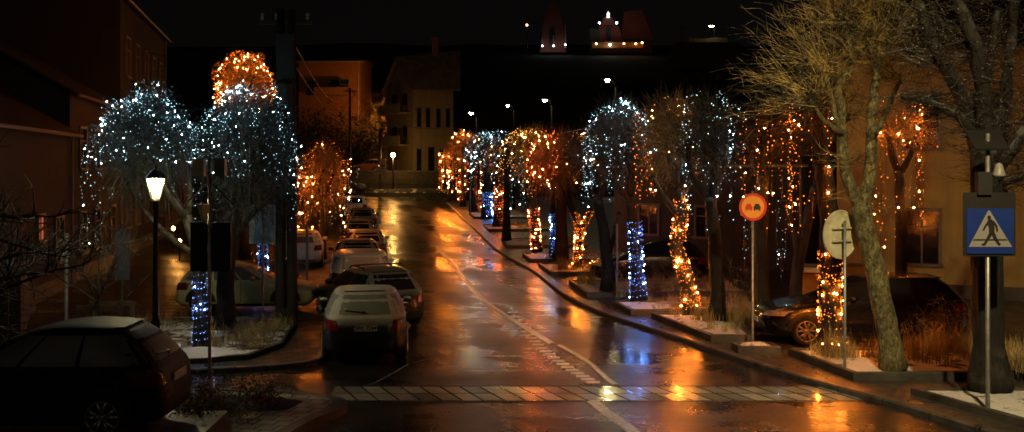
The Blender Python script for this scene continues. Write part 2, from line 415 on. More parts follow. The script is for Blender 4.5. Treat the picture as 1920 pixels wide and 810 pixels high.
# crossing band
g = MB()
ROWS = []
bx0, bx1 = X_(622, 18.9), X_(1592, 18.9)
for y in (18.32, 18.62, 18.9, 19.2, 19.5):
    ROWS.append([(bx0 + (bx1 - bx0) * k / 20 + (y - 18.9) * -.1, y, .006) for k in range(21)])
g.grid(ROWS)
def band_mat():
    m, t, b = nt('crossing_band_tiles')
    tc = t.nodes.new('ShaderNodeTexCoord'); sp = t.nodes.new('ShaderNodeSeparateXYZ'); t.links.new(tc.outputs['Object'], sp.inputs[0])
    # tile joints follow the road direction
    sx = t.nodes.new('ShaderNodeMath'); sx.operation = 'MULTIPLY_ADD'; t.links.new(sp.outputs['Y'], sx.inputs[0]); sx.inputs[1].default_value = .40; t.links.new(sp.outputs['X'], sx.inputs[2])
    cb = t.nodes.new('ShaderNodeCombineXYZ'); t.links.new(sx.outputs[0], cb.inputs['X']); ys = t.nodes.new('ShaderNodeMath'); ys.operation = 'ADD'; ys.inputs[1].default_value = -18.32
    t.links.new(sp.outputs['Y'], ys.inputs[0]); t.links.new(ys.outputs[0], cb.inputs['Y'])
    br = t.nodes.new('ShaderNodeTexBrick'); br.offset = 0; br.inputs['Scale'].default_value = 1; br.inputs['Brick Width'].default_value = .36; br.inputs['Row Height'].default_value = .59
    br.inputs['Mortar Size'].default_value = .022; br.inputs['Mortar'].default_value = (.006, .005, .005, 1)
    br.inputs['Color1'].default_value = (.62, .58, .50, 1); br.inputs['Color2'].default_value = (.30, .28, .245, 1); t.links.new(cb.outputs[0], br.inputs['Vector'])
    n = noise(t, coords(t), 1.6, 5)
    t.links.new(mixc(t, vramp(t, n, .35, .7, 0, .55), br.outputs['Color'], (.14, .13, .12)), b.inputs['Base Color'])
    rr = t.nodes.new('ShaderNodeMath'); rr.operation = 'ADD'; t.links.new(vramp(t, n, .35, .7, .05, .13), rr.inputs[0]); t.links.new(mul(t, br.outputs['Color'], .22), rr.inputs[1])
    t.links.new(rr.outputs[0], b.inputs['Roughness']); b.inputs['IOR'].default_value = 1.9; bump(t, b, br.outputs['Fac'], -.25, .01); return m
o = g.build('crossing', band_mat()); tag(o, kind='structure')
for yy, nm in ((19.56, 'crossing_edge'), (18.26, 'crossing_edge')):
    g = MB(); g.grid([[(bx0 - .05, yy - .05, .005), (bx1, yy - .05, .005)], [(bx0 - .05, yy + .05, .005), (bx1 - .05, yy + .05, .005)]])
    o = g.build(nm, M['trim']); tag(o, kind='structure')
# painted markings
def mark_mat():
    m, t, b = nt('worn_road_paint'); v = coords(t); n = noise(t, v, 7, 6, .7)
    t.links.new(ramp(t, n, [(.26, (.34, .32, .28)), (.42, (.92, .88, .78))]), b.inputs['Base Color'])
    t.links.new(vramp(t, n, .3, .7, .12, .32), b.inputs['Roughness']); b.inputs['IOR'].default_value = 2.0; bump(t, b, noise(t, v, 22, 4), .6, .03); return m
M['mark'] = mark_mat()
def ribbon(mb, pts, wd, z=.005, lift=.014):
    rows = []
    for i, p in enumerate(pts):
        a = Vector(pts[max(i - 1, 0)]); b_ = Vector(pts[min(i + 1, len(pts) - 1)]); d = (b_ - a).normalized(); n = Vector((-d.y, d.x)) * wd / 2
        q = Vector(p); rows.append([(q.x + n.x * u, q.y + n.y * u, zg(q.y) + z + h) for u, h in ((1, 0), (.75, lift), (.3, lift * 1.3), (-.3, lift * 1.3), (-.75, lift), (-1, 0))])
    mb.grid(rows)
g = MB()
ribbon(g, smooth_path([pix(819, 462), pix(845, 492), pix(870, 522), pix(900, 556), pix(935, 584), pix(985, 614), pix(1036, 645)]), .19)
ribbon(g, smooth_path([pix(1050, 648), pix(1085, 668), pix(1112, 686), pix(1140, 712), pix(1156, 722)]), .12)
ribbon(g, smooth_path([pix(1112, 753), pix(1140, 775), pix(1175, 800), pix(1230, 850)]), .22)
ribbon(g, smooth_path([pix(1075, 722), pix(1086, 752)]), .10, .0085) if False else None
o = g.build('centre_line', M['mark']); tag(o, kind='structure')
g = MB()
for i in range(22):
    u = i / 21.0
    py = 585 + (717 - 585) * (u ** .9)
    px = 950 + (1100 - 950) * u
    px += -18 * math.sin(u * math.pi) + 12
    Y = F * H / (py - HZ); xx = X_(px, Y); l = .11
    ww = .26
    g.face([(xx - ww / 2, Y - l, .0055), (xx + ww / 2, Y - l, .0055), (xx + ww / 2, Y + l, .0055), (xx - ww / 2, Y + l, .0055)])
o = g.build('lane_dash', M['mark']); tag(o, kind='structure')
g = MB(); ribbon(g, [pix(688, 726), pix(722, 708), pix(765, 684)], .06, .005, .004); ribbon(g, [pix(775, 681), pix(835, 664)], .05, .005, .004)
o = g.build('edge_line', simple('worn_edge_paint', (.10, .095, .085), .5, .6, 5)); tag(o, kind='structure')
# right pavement with kerb
g = MB(); g.grid([[(x + d, y, zg(y) + .1 + d * .0) for d in (.14, 1, 2, 4, 8, 14, 22)] for x, y in RKS])
o = g.build('pavement', M['pave']); tag(o, kind='structure')
g = MB()
def kerb(mb, pts, wd, h):
    rows = []
    for i, p in enumerate(pts):
        a = Vector(pts[max(i - 1, 0)]); b_ = Vector(pts[min(i + 1, len(pts) - 1)]); d = (b_ - a).normalized(); n = Vector((d.y, -d.x))
        q = Vector(p); z = zg(q.y)
        hh = h
        sec = [(0, -.05), (0, hh - .03), (.03, hh), (wd, hh), (wd, -.05)]
        rows.append([(q.x + n.x * u, q.y + n.y * u, z + v) for u, v in sec])
    mb.grid(rows)
kerb(g, RKS, .15, .113)
o = g.build('kerb', M['kerb']); tag(o, kind='structure')

# planted beds on the right
grass_mb = MB()
def blade(mb, x, y, z, h, lean, wd=.008):
    a = R.uniform(0, 6.28); dx, dy = math.cos(a), math.sin(a)
    l = R.uniform(.2, 1) * lean
    p1 = Vector((x + dx * l * .35, y + dy * l * .35, z + h * .6)); p2 = Vector((x + dx * l, y + dy * l, z + h))
    sx, sy = -dy * wd, dx * wd
    b = len(mb.v); mb.v += [(x - sx, y - sy, z), (x + sx, y + sy, z), (p1.x + sx * .7, p1.y + sy * .7, p1.z), (p1.x - sx * .7, p1.y - sy * .7, p1.z), tuple(p2)]
    mb.f += [(b, b + 1, b + 2, b + 3), (b + 3, b + 2, b + 4)]; mb.m += [mb.mi] * 2
def tuft(mb, x, y, z, n, h, spread, lean=.25, wd=.008):
    for _ in range(n): blade(mb, x + R.gauss(0, spread), y + R.gauss(0, spread), z, h * R.uniform(.45, 1.1), lean, wd)
BEDS = [  # near-left, far-left, width, label bit
    ((8.6, 13.5), (6.85, 18.35), 6.0, 'snowy planting bed at the foot of the blue crossing sign', 'A'),
    ((6.24, 19.5), (5.75, 22.2), 5.2, 'snowy planting bed around the pale leaning tree', 'B'),
    ((4.74, 22.35), (4.72, 22.95), .9, 'short concrete edged bed in front of the dark estate car nose', 'C'),
    ((4.46, 23.9), (3.60, 27.6), .95, 'snowy planting bed under the round amber sign', 'D'),
    ((3.14, 28.2), (2.8, 30.2), 4.0, 'planting bed around the blue lit trunk', 'E'),
    ((2.25, 32.1), (1.9, 35.7), 5.0, 'long planting bed with dark forked tree and slim post', 'F'),
    ((1.40, 38.4), (1.05, 42), 4.0, 'planting bed below the V-shaped orange lit tree', 'G'),
    ((.74, 43.9), (.45, 47), 4.0, 'planting bed below the thin blue lit trunk', 'H'),
    ((-.30, 51.7), (-.6, 57), 4.0, 'planting bed with grassy mound beyond the fourth driveway gap', 'I'),
    ((-1.40, 63.5), (-1.9, 69), 4.0, 'far planting bed at the foot of the tall red lit trunk', 'J'),
    ((-2.7, 76), (-3.6, 84), 4.0, 'farthest planting bed near the junction', 'K')]
for (nl, fl, wd, lab, k) in BEDS:
    bed = thing('flower_bed', lab, 'flower bed', (nl[0], nl[1], zg(nl[1]) + .1), 0, 'raised beds along the right pavement')
    dx, dy = fl[0] - nl[0], fl[1] - nl[1]
    skew = -.05 if k not in 'AC' else 0
    pts = [(0, 0), (wd, skew * wd * -1), (wd + dx, dy), (dx, dy)]
    if k == 'D': pts = [(0, 0), (.95, 0), (1.15, 3.7), (dx, dy)]
    hgt = .16 if k != 'A' else .13
    e = MB(); inner = []
    c = Vector((sum(p[0] for p in pts) / 4, sum(p[1] for p in pts) / 4))
    for p in pts:
        q = Vector(p); d = (c - q); inner.append((q.x + math.copysign(.1, d.x), q.y + math.copysign(.1, d.y)))
    for i in range(4):
        j = (i + 1) % 4
        a, b_, a2, b2 = pts[i], pts[j], inner[i], inner[j]
        e.grid([[(*a, -.05), (*b_, -.05)], [(*a, hgt - .015), (*b_, hgt - .015)], [(*Vector(a).lerp(Vector(a2), .15), hgt), (*Vector(b_).lerp(Vector(b2), .15), hgt)], [(*a2, hgt), (*b2, hgt)], [(*a2, hgt - .1), (*b2, hgt - .1)]])
    e.build('edging', M['conc'], bed)
    s_ = MB(); N = 14; rows = []
    for i in range(N + 1):
        u = i / N; row = []
        for j in range(N + 1):
            v = j / N
            l = Vector(inner[0]).lerp(Vector(inner[3]), u); r_ = Vector(inner[1]).lerp(Vector(inner[2]), u); q = l.lerp(r_, v)
            ed = min(u, 1 - u, v * 2, 1 - v)
            row.append((q.x, q.y, hgt - .04 + .25 * min(.35, ed) + .05 * mnoise.noise((q.x * 2 + nl[0], q.y * 2 + nl[1], 0)) * min(1, ed * 8)))
        rows.append(row)
    s_.grid(rows); s_.build('soil', M['soil'], bed, True)
    if k != 'C':
        A = wd * math.hypot(dx, dy)
        for _ in range(int(min(90, A * 5.5))):
            u, v = R.uniform(.1, .95), R.uniform(.12, .98) ** .8
            if k == 'A' and u < .3: continue
            q = Vector(inner[0]).lerp(Vector(inner[3]), u).lerp(Vector(inner[1]).lerp(Vector(inner[2]), u), v)
            hh = R.uniform(.12, .36) * (1.6 if k == 'B' and v > .25 else 1)
            tuft(grass_mb, nl[0] + q.x, nl[1] + q.y, zg(nl[1]) + .1 + hgt, 22, hh, .09, hh * .5, .006)
for px, py in ((1290, 590), (1330, 600), (1380, 600), (1420, 610), (1560, 665), (1600, 670), (1640, 672), (1720, 670), (1750, 660), (1790, 660), (1830, 665), (1880, 690), (1910, 690), (1180, 555), (1100, 530), (1060, 505)):
    x, y = pix(px, py, .3)
    for _ in range(6): tuft(grass_mb, x + R.gauss(0, .25), y + R.gauss(0, .2), .28, 30, R.uniform(.3, .7), .08, .25, .007)
o = grass_mb.build('grass', M['grass']); tag(o, 'dry winter grass in the beds', 'grass', kind='stuff')

# left island (further) and left island (near)
isl = thing('flower_bed', 'low snowy bed under the white lit trees with cobbled corner', 'flower bed', (0, 0, 0))
corner = smooth_path([(-10.2, 20.3), (-8, 20.35), (-5.9, 20.7), (-4.5, 21.15), (-3.95, 21.7), (-3.95, 22.5), (-4.05, 24.5), (-4.5, 27), (-5.2, 31), (-7.5, 46), (-10, 62)], .4)
g = MB(); kerb(g, [(x, y) for x, y in corner][::-1], .14, .11); g.build('kerb_edge', M['kerb'], isl)
g = MB(); poly = corner + [(-14, 62), (-12.2, 44), (-9.9, 30), (-9.6, 24.5)]
g.face([(x, y, zg(y) + .1) for x, y in poly]); g.build('cobbles', M['cobble'], isl)
bedpts = [(-9.3, 21.2), (-6.6, 21.1), (-5.35, 21.7), (-5.0, 23.2), (-5.3, 26), (-6.3, 27.3), (-8.6, 27.2), (-9.2, 25)]
g = MB(); g.poly_prism(bedpts, .05, .2); g.build('edging', M['conc'], isl)
g = MB(); rows = []
cb = Vector((-7.2, 25.2))
for i in range(13):
    f = 1 - i / 12; f = f * .97
    rows.append([(cb.x + (p[0] - cb.x) * f, cb.y + (p[1] - cb.y) * f, .204 + .14 * (1 - f) + .05 * mnoise.noise((p[0] * f * 2, p[1] * f * 2, 1)) * (1 - f) * 3) for p in bedpts + bedpts[:1]])
g.grid(rows); g.build('soil', M['soil_left'], isl, True)
g = MB()
rows = []
for i in range(8):
    f = 1 - i / 7.0
    rows.append([(-6.42 + math.cos(a * .3927) * .72 * f, 21.85 + math.sin(a * .3927) * .62 * f, .215 + .1 * (1 - f * f) + .03 * mnoise.noise((a, i, 2))) for a in range(17)])
g.grid(rows); o = g.build('snow_patch', M['snow'], isl, True)
g = MB()
for _ in range(60): tuft(g, R.uniform(-7, -5.3), R.uniform(22.2, 25.5), .25, 26, R.uniform(.12, .4), .1, .3, .006)
for _ in range(30): tuft(g, R.uniform(-9, -7), R.uniform(23.6, 27), .25, 10, R.uniform(.1, .4), .12, .3, .006)
for _ in range(70):
    y = R.uniform(27, 60); tuft(g, lx(y) - 1.8 - R.uniform(0, 2.2), y, zg(y) + .1, 18, R.uniform(.2, .5), .15, .3, .008)
o = g.build('grass', M['grass']); tag(o, 'dry grass of the bed beside the parked cars', 'grass', kind='stuff')
isl2 = thing('flower_bed', 'near paved bed with rounded kerb tip beside the dark hatchback', 'flower bed', (0, 0, 0))
c2 = smooth_path([(-9.5, 18.6), (-6.5, 18.55), (-4.6, 18.5), (-3.5, 18.2), (-3.0, 17.75), (-2.98, 17.3), (-3.25, 16.6), (-3.5, 15.6), (-3.75, 14), (-4, 11)], .25)
g = MB(); kerb(g, c2[::-1], .24, .135); g.build('kerb_edge', M['conc'], isl2)
g = MB(); g.face([(x, y, .12) for x, y in c2 + [(-12, 11), (-12, 18.6)]]); g.build('tiles', M['tile'], isl2)
g = MB(); rows = []
sp = [(-8.5, 18.3), (-5.2, 18.25), (-4.2, 18.15), (-3.45, 17.75), (-3.6, 17.1), (-4.3, 16.9), (-5.3, 16.5), (-8.5, 16.2)]
cb = Vector((-5.8, 17.4))
for i in range(9):
    f = 1 - i / 8
    rows.append([(cb.x + (p[0] - cb.x) * f, cb.y + (p[1] - cb.y) * f, .125 + .10 * (1 - f) + .02 * mnoise.noise((p[0] * 3, p[1] * 3, i))) for p in sp + sp[:1]])
g.grid(rows); g.build('soil', M['earth'], isl2, True)
g = MB(); g.poly_prism([(-4.2, 12.5), (-4.25, 16.0), (-10.5, 16.0), (-10.5, 12.5)], .0, .36); o = g.build('driveway', M['conc']); tag(o, kind='structure')

# ------------------------------------------------------------------ plants
def twig(mb, p, d, L, r, n=3, droop=0.0, wob=.18, k=3):
    d = d.normalized(); path = [p.copy()]; q = p.copy(); dd = d.copy()
    for i in range(k):
        dd = (dd + Vector((R.gauss(0, wob), R.gauss(0, wob), R.gauss(0, wob) - droop))).normalized()
        q = q + dd * L / k; path.append(q.copy())
    mb.tube(path, [r * (1 - .75 * i / k) for i in range(k + 1)], n, False)
    return path
def rdir(up=0.0):
    while True:
        v = Vector((R.uniform(-1, 1), R.uniform(-1, 1), R.uniform(-1, 1)))
        if .05 < v.length < 1:
            v.normalize(); v.z += up
            return v.normalized()
def bush(name, label, cat, x, y, z, r, h, n, matn, leaf=None, group=None, lf=1):
    t_ = thing(name, label, cat, (x, y, z), 0, group)
    g = MB(); l_ = MB()
    for _ in range(n):
        d = rdir(.9); pth = twig(g, Vector((R.gauss(0, r * .2), R.gauss(0, r * .2), 0)), Vector((d.x * r / h * 1.1, d.y * r / h * 1.1, abs(d.z))), h * R.uniform(.6, 1.1), .006, 3, 0, .25)
        for q in pth[1:]:
            for _ in range(3): twig(g, q, rdir(.3), h * .25, .003, 3, 0, .2, 2)
            if leaf:
                for _ in range(7):
                    c = q + rdir() * .11 * lf; u = rdir() * R.uniform(.012, .03) * lf; v_ = rdir() * R.uniform(.012, .03) * lf
                    l_.face([c - u, c + v_, c + u, c - v_])
    g.build('stem', M[matn], t_)
    if leaf: l_.build('foliage', M[leaf], t_)
    return t_
for i, (px, py, r, h, lab) in enumerate([(345, 795, .5, .75, 'frosted low shrub against the dark hatchback bumper'), (395, 770, .5, .7, 'bushy frosted shrub in front of the grey sign post'), (440, 775, .45, .6, 'frosted shrub right of the grey sign post'), (485, 755, .4, .5, 'small sparse shrub at the end of the near bed')]):
    x, y = pix(px, py, .2); bush('shrub', lab, 'shrub', x, y, .18, r, h, 34, 'twig', 'leaf', 'shrubs in the near bed')
for i, (px, py, r, h, lab) in enumerate([(455, 655, .45, .7, 'dry grassy shrub behind the cobbled corner'), (500, 640, .4, .8, 'twiggy shrub at the foot of the grey-blue sign'), (560, 520, .5, 1.0, 'dark round shrub behind the twin utility pole')]):
    x, y = pix(px, py, .2); bush('shrub', lab, 'shrub', x, y, .2, r, h, 30, 'twig', None, 'dry shrubs in the tree bed')
for i, (px, py, r, h, lab) in enumerate([(1390, 590, .5, 1.3, 'frosted twiggy shrub behind the round amber sign'), (1225, 545, .5, .8, 'dry shrub beside the blue lit trunk'), (1270, 545, .5, .8, 'dry shrub left of the leaning orange lit trunk'), (1790, 655, .6, 1.0, 'dead flower stalks left of the dark tree by the crossing sign'), (1745, 650, .5, .9, 'dead flower stalks beside the pale leaning trunk')]):
    x, y = pix(px, py, .3); bush('shrub', lab, 'shrub', x, y, .28, r, h, 30, 'twig_frost' if i == 0 else 'twig', None, 'dry shrubs along the pavement')

def limb_path(a, b, bend=.15, k=5):
    a, b = Vector(a), Vector(b); out = []
    off = Vector((R.uniform(-1, 1), R.uniform(-1, 1), R.uniform(-.3, .3))) * (b - a).length * bend
    for i in range(k + 1):
        u = i / k; out.append(a.lerp(b, u) + off * math.sin(u * math.pi))
    return out
def tree(label, base, trunk, r0, limbs, twigs, barkm, twigm, group=None, seg=10, name='street_tree'):
    """trunk: absolute points; limbs: list of (start index, absolute end, r); twigs: callable(mb)."""
    t_ = thing(name, label, 'tree', base, 0, group); B = Vector(base)
    tr = [Vector(p) - B for p in trunk]
    pts2 = []
    for i in range(len(tr) - 1):
        for j in range(3): pts2.append(tr[i].lerp(tr[i + 1], j / 3) + Vector((R.gauss(0, .012), R.gauss(0, .012), 0)))
    pts2.append(tr[-1]); n = len(pts2)
    rr = [r0 * (1.35 if i == 0 else 1.12 if i == 1 else 1 - .3 * i / n) for i in range(n)]
    g = MB(); g.tube(pts2, rr, seg); g.build('trunk', M[barkm], t_, True)
    for (a, e, r) in limbs:
        s0 = tr[a] if a >= 0 else tr[len(tr) + a]
        g = MB(); pth = limb_path(s0 - (tr[-1] - tr[-2]).normalized() * .1, Vector(e) - B); g.tube(pth, [r * (1 - .45 * i / 5) for i in range(6)], 7)
        g.lathe([(.01, -r * .9), (r * .8, -r * .4), (r * .95, .1 * r), (r * .6, r * .7), (.01, r)], pth[-1], n=7, close=False)
        g.build('branch', M[barkm], t_, True)
    c = MB(); twigs(c, B); c.build('crown', M[twigm], t_)
    return t_
def lump(d, cen): return 1 + .26 * mnoise.noise((d.x * 1.7 + cen[0], d.y * 1.7 + cen[1], d.z * 1.7 + cen[2])) + .10 * mnoise.noise((d.x * 5 + cen[0], d.y * 5, d.z * 5 + cen[2]))
def dome_twigs(cen, rx, rz, n, r=.007, skirt=0.0, fuzz=.12):
    cen = Vector(cen)
    def f(mb, B):
        for _ in range(n):
            d = rdir(.25)
            e = cen + Vector((d.x * rx, d.y * rx, d.z * rz)) * R.uniform(.7, 1.08) * lump(d, cen)
            s = cen + Vector((R.gauss(0, rx * .22), R.gauss(0, rx * .22), R.gauss(-.15, rz * .25)))
            m = s.lerp(e, .55) + Vector((R.gauss(0, fuzz), R.gauss(0, fuzz), abs(R.gauss(0, fuzz))))
            if skirt and d.z < .4 and R.random() < .6:
                e2 = e + Vector((d.x * .1, d.y * .1, -skirt * R.uniform(.3, 1)))
                mb.tube([s - B, m - B, e - B, e2 - B], [r, r * .8, r * .6, r * .25], 3, False)
            else: mb.tube([s - B, m - B, e - B], [r, r * .75, r * .3], 3, False)
            for q in range(3):
                u = R.uniform(.4, 1); p0 = m.lerp(e, u); twig(mb, p0 - B, (e - m).normalized() + rdir() * .9, R.uniform(.15, .4), r * .5, 3, 0, .2, 2)
    return f

def tufted(cen, rx, rz, n, r, skirt=.3, k=None):
    f0 = dome_twigs(cen, rx, rz, n, r, skirt)
    def f(mb, B):
        f0(mb, B)
        for _ in range(k or n // 6):
            d = rdir(.5); s = Vector(cen) + Vector((d.x * rx * .8, d.y * rx * .8, abs(d.z) * rz * .8))
            twig(mb, s - B, Vector((d.x * .6, d.y * .6, .9)), R.uniform(.3, .75), r * .7, 3, 0, .14, 3)
    return f

# ------------------------------------------------------------------ light strings
BULBS = {}
def bulbmesh(k, lvl, r):
    key = (k, lvl, round(r, 4))
    if key not in BULBS:
        g = MB(); g.octa((0, 0, 0), r); BULBS[key] = g.mesh('bulb', LED[k][lvl])
    return BULBS[key]
def lvl(): 
    u = R.random(); return 0 if u < .58 else (1 if u < .92 else 2)
def lights(label, colour, pts, cables, single=0, r=.011, group=None, loc=None):
    base = Vector(loc) if loc is not None else Vector(pts[0])
    t_ = thing('string_lights', label, 'string lights', base, 0, group)
    g = MB()
    for c in cables:
        if len(c) > 1: g.tube([Vector(p) - base for p in c], .004, 3, False)
    if len(cables) <= 18:
        for c in cables:
            g = MB(); g.tube([Vector(p) - base for p in c], .004, 3, False); g.build('cable', M['wire'], t_)
    elif g.f: g.build('cable', M['wire'], t_)
    pts = list(pts); R.shuffle(pts)
    data = [(Vector(p) - base, lvl()) for p in pts]
    data.sort(key=lambda q: -q[1])
    for p, l in data[:single]:
        rr = r * (.62, .85, 1.08)[l]
        o = bpy.data.objects.new('bulb', bulbmesh(colour, l, rr)); C.objects.link(o); o.parent = t_; o.location = p
    rest = data[single:]
    if rest:
        g = MB()
        for p, l in rest:
            g.mi = l; g.octa(p, r * (.62, .85, 1.08)[l])
        o = g.build('bulb', LED[colour], t_)
        o['kind'] = 'stuff'
    return t_
def wrap(path, rads, turns, step=.075, jit=.02):
    path = [Vector(p) for p in path]; L = [0]
    for a, b in zip(path, path[1:]): L.append(L[-1] + (b - a).length)
    tot = L[-1]; cab = []; pts = []
    N = int(turns * 36); ph = R.uniform(0, 6); tight = R.uniform(.1, .3); step0 = step
    def at(u):
        d = u * tot
        for i in range(len(path) - 1):
            if d <= L[i + 1] + 1e-9:
                f = (d - L[i]) / (L[i + 1] - L[i]); return path[i].lerp(path[i + 1], f), rads[i] + (rads[i + 1] - rads[i]) * f
        return path[-1], rads[-1]
    for i in range(N + 1):
        u = i / N; c, r = at(min(1, max(0, u + .035 * math.sin(u * 19 + ph) * min(1, u * 8, (1 - u) * 8)))); a = u * turns * 6.2832 + tight * math.sin(u * turns * 9 + ph)
        cab.append(c + Vector((math.cos(a) * (r + .012), math.sin(a) * (r + .012), R.gauss(0, .006))))
    acc = 0; last = cab[0]
    for a, b in zip(cab, cab[1:]):
        acc += (b - a).length
        if acc > step: 
            acc = 0; step = step0 * R.choice((.55, .8, 1, 1.15, 1.5)); d = (b - at(0)[0]); pts.append(b + Vector((R.gauss(0, jit * .4), R.gauss(0, jit * .4), R.gauss(0, jit))) + Vector((0, -.004, 0)))
    return pts, [cab]
def dome_lights(cen, rx, rz, n, zmin=-.2, frontbias=.35, top=.35):
    """strings thrown over the crown: each wanders down from the top with uneven spacing"""
    cen = Vector(cen); pts = []
    while len(pts) < n:
        a = R.uniform(0, 6.2832)
        if math.sin(a) > 0 and R.random() < frontbias: a = -a
        th = R.uniform(.05, .5); da = R.gauss(0, .25)
        while math.cos(th) > max(zmin, -.98) and len(pts) < n:
            d = Vector((math.sin(th) * math.cos(a), math.sin(th) * math.sin(a), math.cos(th)))
            pts.append(cen + Vector((d.x * rx, d.y * rx, d.z * rz)) * (lump(d, cen) * R.uniform(.95, 1.04)) + Vector((0, 0, -.04)))
            th += R.choice((.05, .07, .1, .1, .14, .22)); a += da * .25 + R.gauss(0, .10)
    return pts
def hang(cen, rx, ztop, zbot, n, step=.11, arc=(0, 6.2832), drape=None):
    cen = Vector(cen); pts = []; cabs = []
    for i in range(n):
        a = R.uniform(*arc); rr = rx * R.uniform(.85, 1.08)
        x, y = cen.x + math.cos(a) * rr, cen.y + math.sin(a) * rr
        zt = ztop + R.uniform(-.3, .2); zb = zbot + R.uniform(-.1, .5) * (ztop - zbot) * .6
        path = [Vector((x + R.gauss(0, .015), y, zt - (zt - zb) * k / 6)) for k in range(7)]
        cabs.append(path); z = zt
        while z > zb:
            pts.append(Vector((x + R.gauss(0, .035), y + R.gauss(0, .035), z))); z -= step * 1.45 * R.choice((.35, .6, 1, 1, 1.4, 2.2))
    return pts, cabs
def dcab(pts, n=14):
    p = sorted(pts, key=lambda q: (round(q.x * 2.2), q.z)); out = []
    for i in range(0, len(p) - 6, max(6, len(p) // n)):
        seg = p[i:i + 6]; seg = [a for a, b in zip(seg, seg[1:]) if (a - b).length < .7]
        if len(seg) > 1: out.append(seg)
    return out

GL = 'white lit trees left of the road'
GR = 'street trees along the right pavement'
SLG = 'strings of fairy lights on the street trees'
# left pair
b = (-6.52, 22.4, .25)
tree('left one of the two round trees hung with white lights, trunk wrapped blue', b, [b, (-6.55, 22.42, 1.2), (-6.63, 22.5, 2.2), (-6.95, 22.8, 2.95)], .15, [(-1, (-8.2, 23.2, 4.0), .085), (-1, (-7.5, 23.6, 4.4), .085), (-1, (-7.8, 22.9, 4.2), .075), (-1, (-7.2, 23.3, 4.4), .075), (2, (-8.5, 23.5, 3.8), .075)], dome_twigs((-7.98, 23.4, 4.43), 1.16, 1.3, 1100, .0065, .5), 'bark_dark', 'twig_cold', GL)
p1 = dome_lights((-7.98, 23.4, 4.43), 1.14, 1.33, 520); h, hc = hang((-7.98, 23.4, 0), 1.16, 4.4, 3.1, 9, .16)
lights('white fairy lights draped over the left round tree crown', 'white', p1 + h, dcab(p1) + hc, 100, .0088, SLG)
p, c = wrap([(-6.52, 22.4, .32), (-6.55, 22.42, 1.2), (-6.57, 22.45, 1.78)], [.18, .155, .15], 13, .085)
lights('ice blue lights wound around the trunk above bluish snow', 'blue', p, c, 100, .0105, SLG)
b = (-6.62, 24.6, .25)
tree('right one of the two round trees hung with white lights, thick dark trunk', b, [b, (-6.6, 24.6, 1.2), (-6.55, 24.6, 2.2), (-6.45, 24.6, 3.0)], .22, [(-1, (-5.6, 24.5, 4.0), .1), (-1, (-6.6, 24.9, 4.6), .1), (-1, (-6.0, 24.2, 4.7), .1), (-1, (-6.9, 24.3, 4.4), .09), (2, (-5.4, 24.8, 3.4), .08)], dome_twigs((-6.15, 24.6, 4.15), 1.25, 1.75, 1200, .007, .5), 'bark_dark', 'twig_cold', GL)
p1 = dome_lights((-6.15, 24.6, 4.15), 1.25, 1.78, 620); h, hc = hang((-6.15, 24.6, 0), 1.27, 4.3, 2.6, 11, .15)
lights('white fairy lights draped over the right round tree crown', 'white', p1 + h, dcab(p1) + hc, 100, .0088, SLG)
# street string to the far left of the left crown
h, hc = hang((-9.9, 25.2, 0), .25, 4.4, 1.9, 6, .17)
lights('sparse white drops hanging beside the bare sapling at the left crown edge', 'white', h, hc, 40, .013, SLG)
# orange dome behind
b = (-11.3, 45, .0)
tree('tall tree whose domed top glows orange above the white trees', b, [b, (-11.3, 45, 2.5), (-11.35, 45, 5.0), (-11.3, 45, 6.6)], .25, [(-1, (-11.9, 45, 7.6), .1), (-1, (-10.8, 44.6, 7.8), .1), (-1, (-11.2, 45.5, 8), .1)], dome_twigs((-11.3, 45, 7.5), 1.2, 1.4, 420, .011, .6), 'bark_dark', 'twig', 'lit trees behind the white pair')
p1 = dome_lights((-11.3, 45, 7.5), 1.22, 1.42, 430, -.5); h, hc = hang((-11.3, 45, 0), 1.22, 7.4, 6.2, 26)
lights('dense orange lights over the high domed tree top', 'orange', p1 + h, dcab(p1) + hc, 0, .013, SLG)
# left row further
def ball_tree(label, x, y, zc, rx, rz, tw, tr=.15, n=380, barkm='bark_dark', twm='twig', group=GR, skirt=.6, lean=(0, 0), r=.01):
    z0 = zg(y) + .25; b = (x + lean[0], y, z0); top = (x, y, zc - rz * .55)
    mid = Vector(b).lerp(Vector(top), .5) + Vector((lean[1], 0, 0))
    return tree(label, b, [b, tuple(mid), top], tr, [(-1, (x - rx * .5, y, zc), tr * .55), (-1, (x + rx * .45, y - .2, zc + .1), tr * .55), (-1, (x, y + rx * .4, zc + .2), tr * .5), (-1, (x + .1, y - rx * .4, zc + .3), tr * .5)], tufted((x, y, zc), rx, rz, n, r, skirt), barkm, twm, group, 8)
ball_tree('weeping tree with orange drops behind the twin utility pole', -7.8, 44, 3.6, 1.0, 1.6, 0, .14, 420, group='lit trees behind the white pair')
p1 = dome_lights((-7.8, 44, 3.6), 1.05, 1.6, 70); h, hc = hang((-7.8, 44, 0), 1.08, 4.2, 1.0, 17, .12)
lights('orange drops hanging from the weeping tree beside the parked cars', 'orange', p1 + h, dcab(p1) + hc, 100, .014, SLG)
h, hc = hang((-7.6, 46, 0), 1.0, 3.9, 1.2, 8, .22, (-2, 2))
lights('small white drops on the right edge of the weeping tree', 'white', h, hc, 60, .012, SLG)
b = (-8.45, 36.2, .1)
ball_tree('thin tree with pale blue wound trunk behind the grey-blue sign', -8.45, 36.2, 3.4, .9, 1.2, 0, .13, 300, group='lit trees behind the white pair')
p, c = wrap([(-8.45, 36.2, .35), (-8.45, 36.2, 1.55)], [.17, .15], 12, .08)
lights('pale blue lights wound around the thin trunk behind the grey-blue sign', 'blue', p, c, 0, .012, SLG)
h, hc = hang((-8.3, 36.5, 0), .8, 2.2, .6, 7, .14)
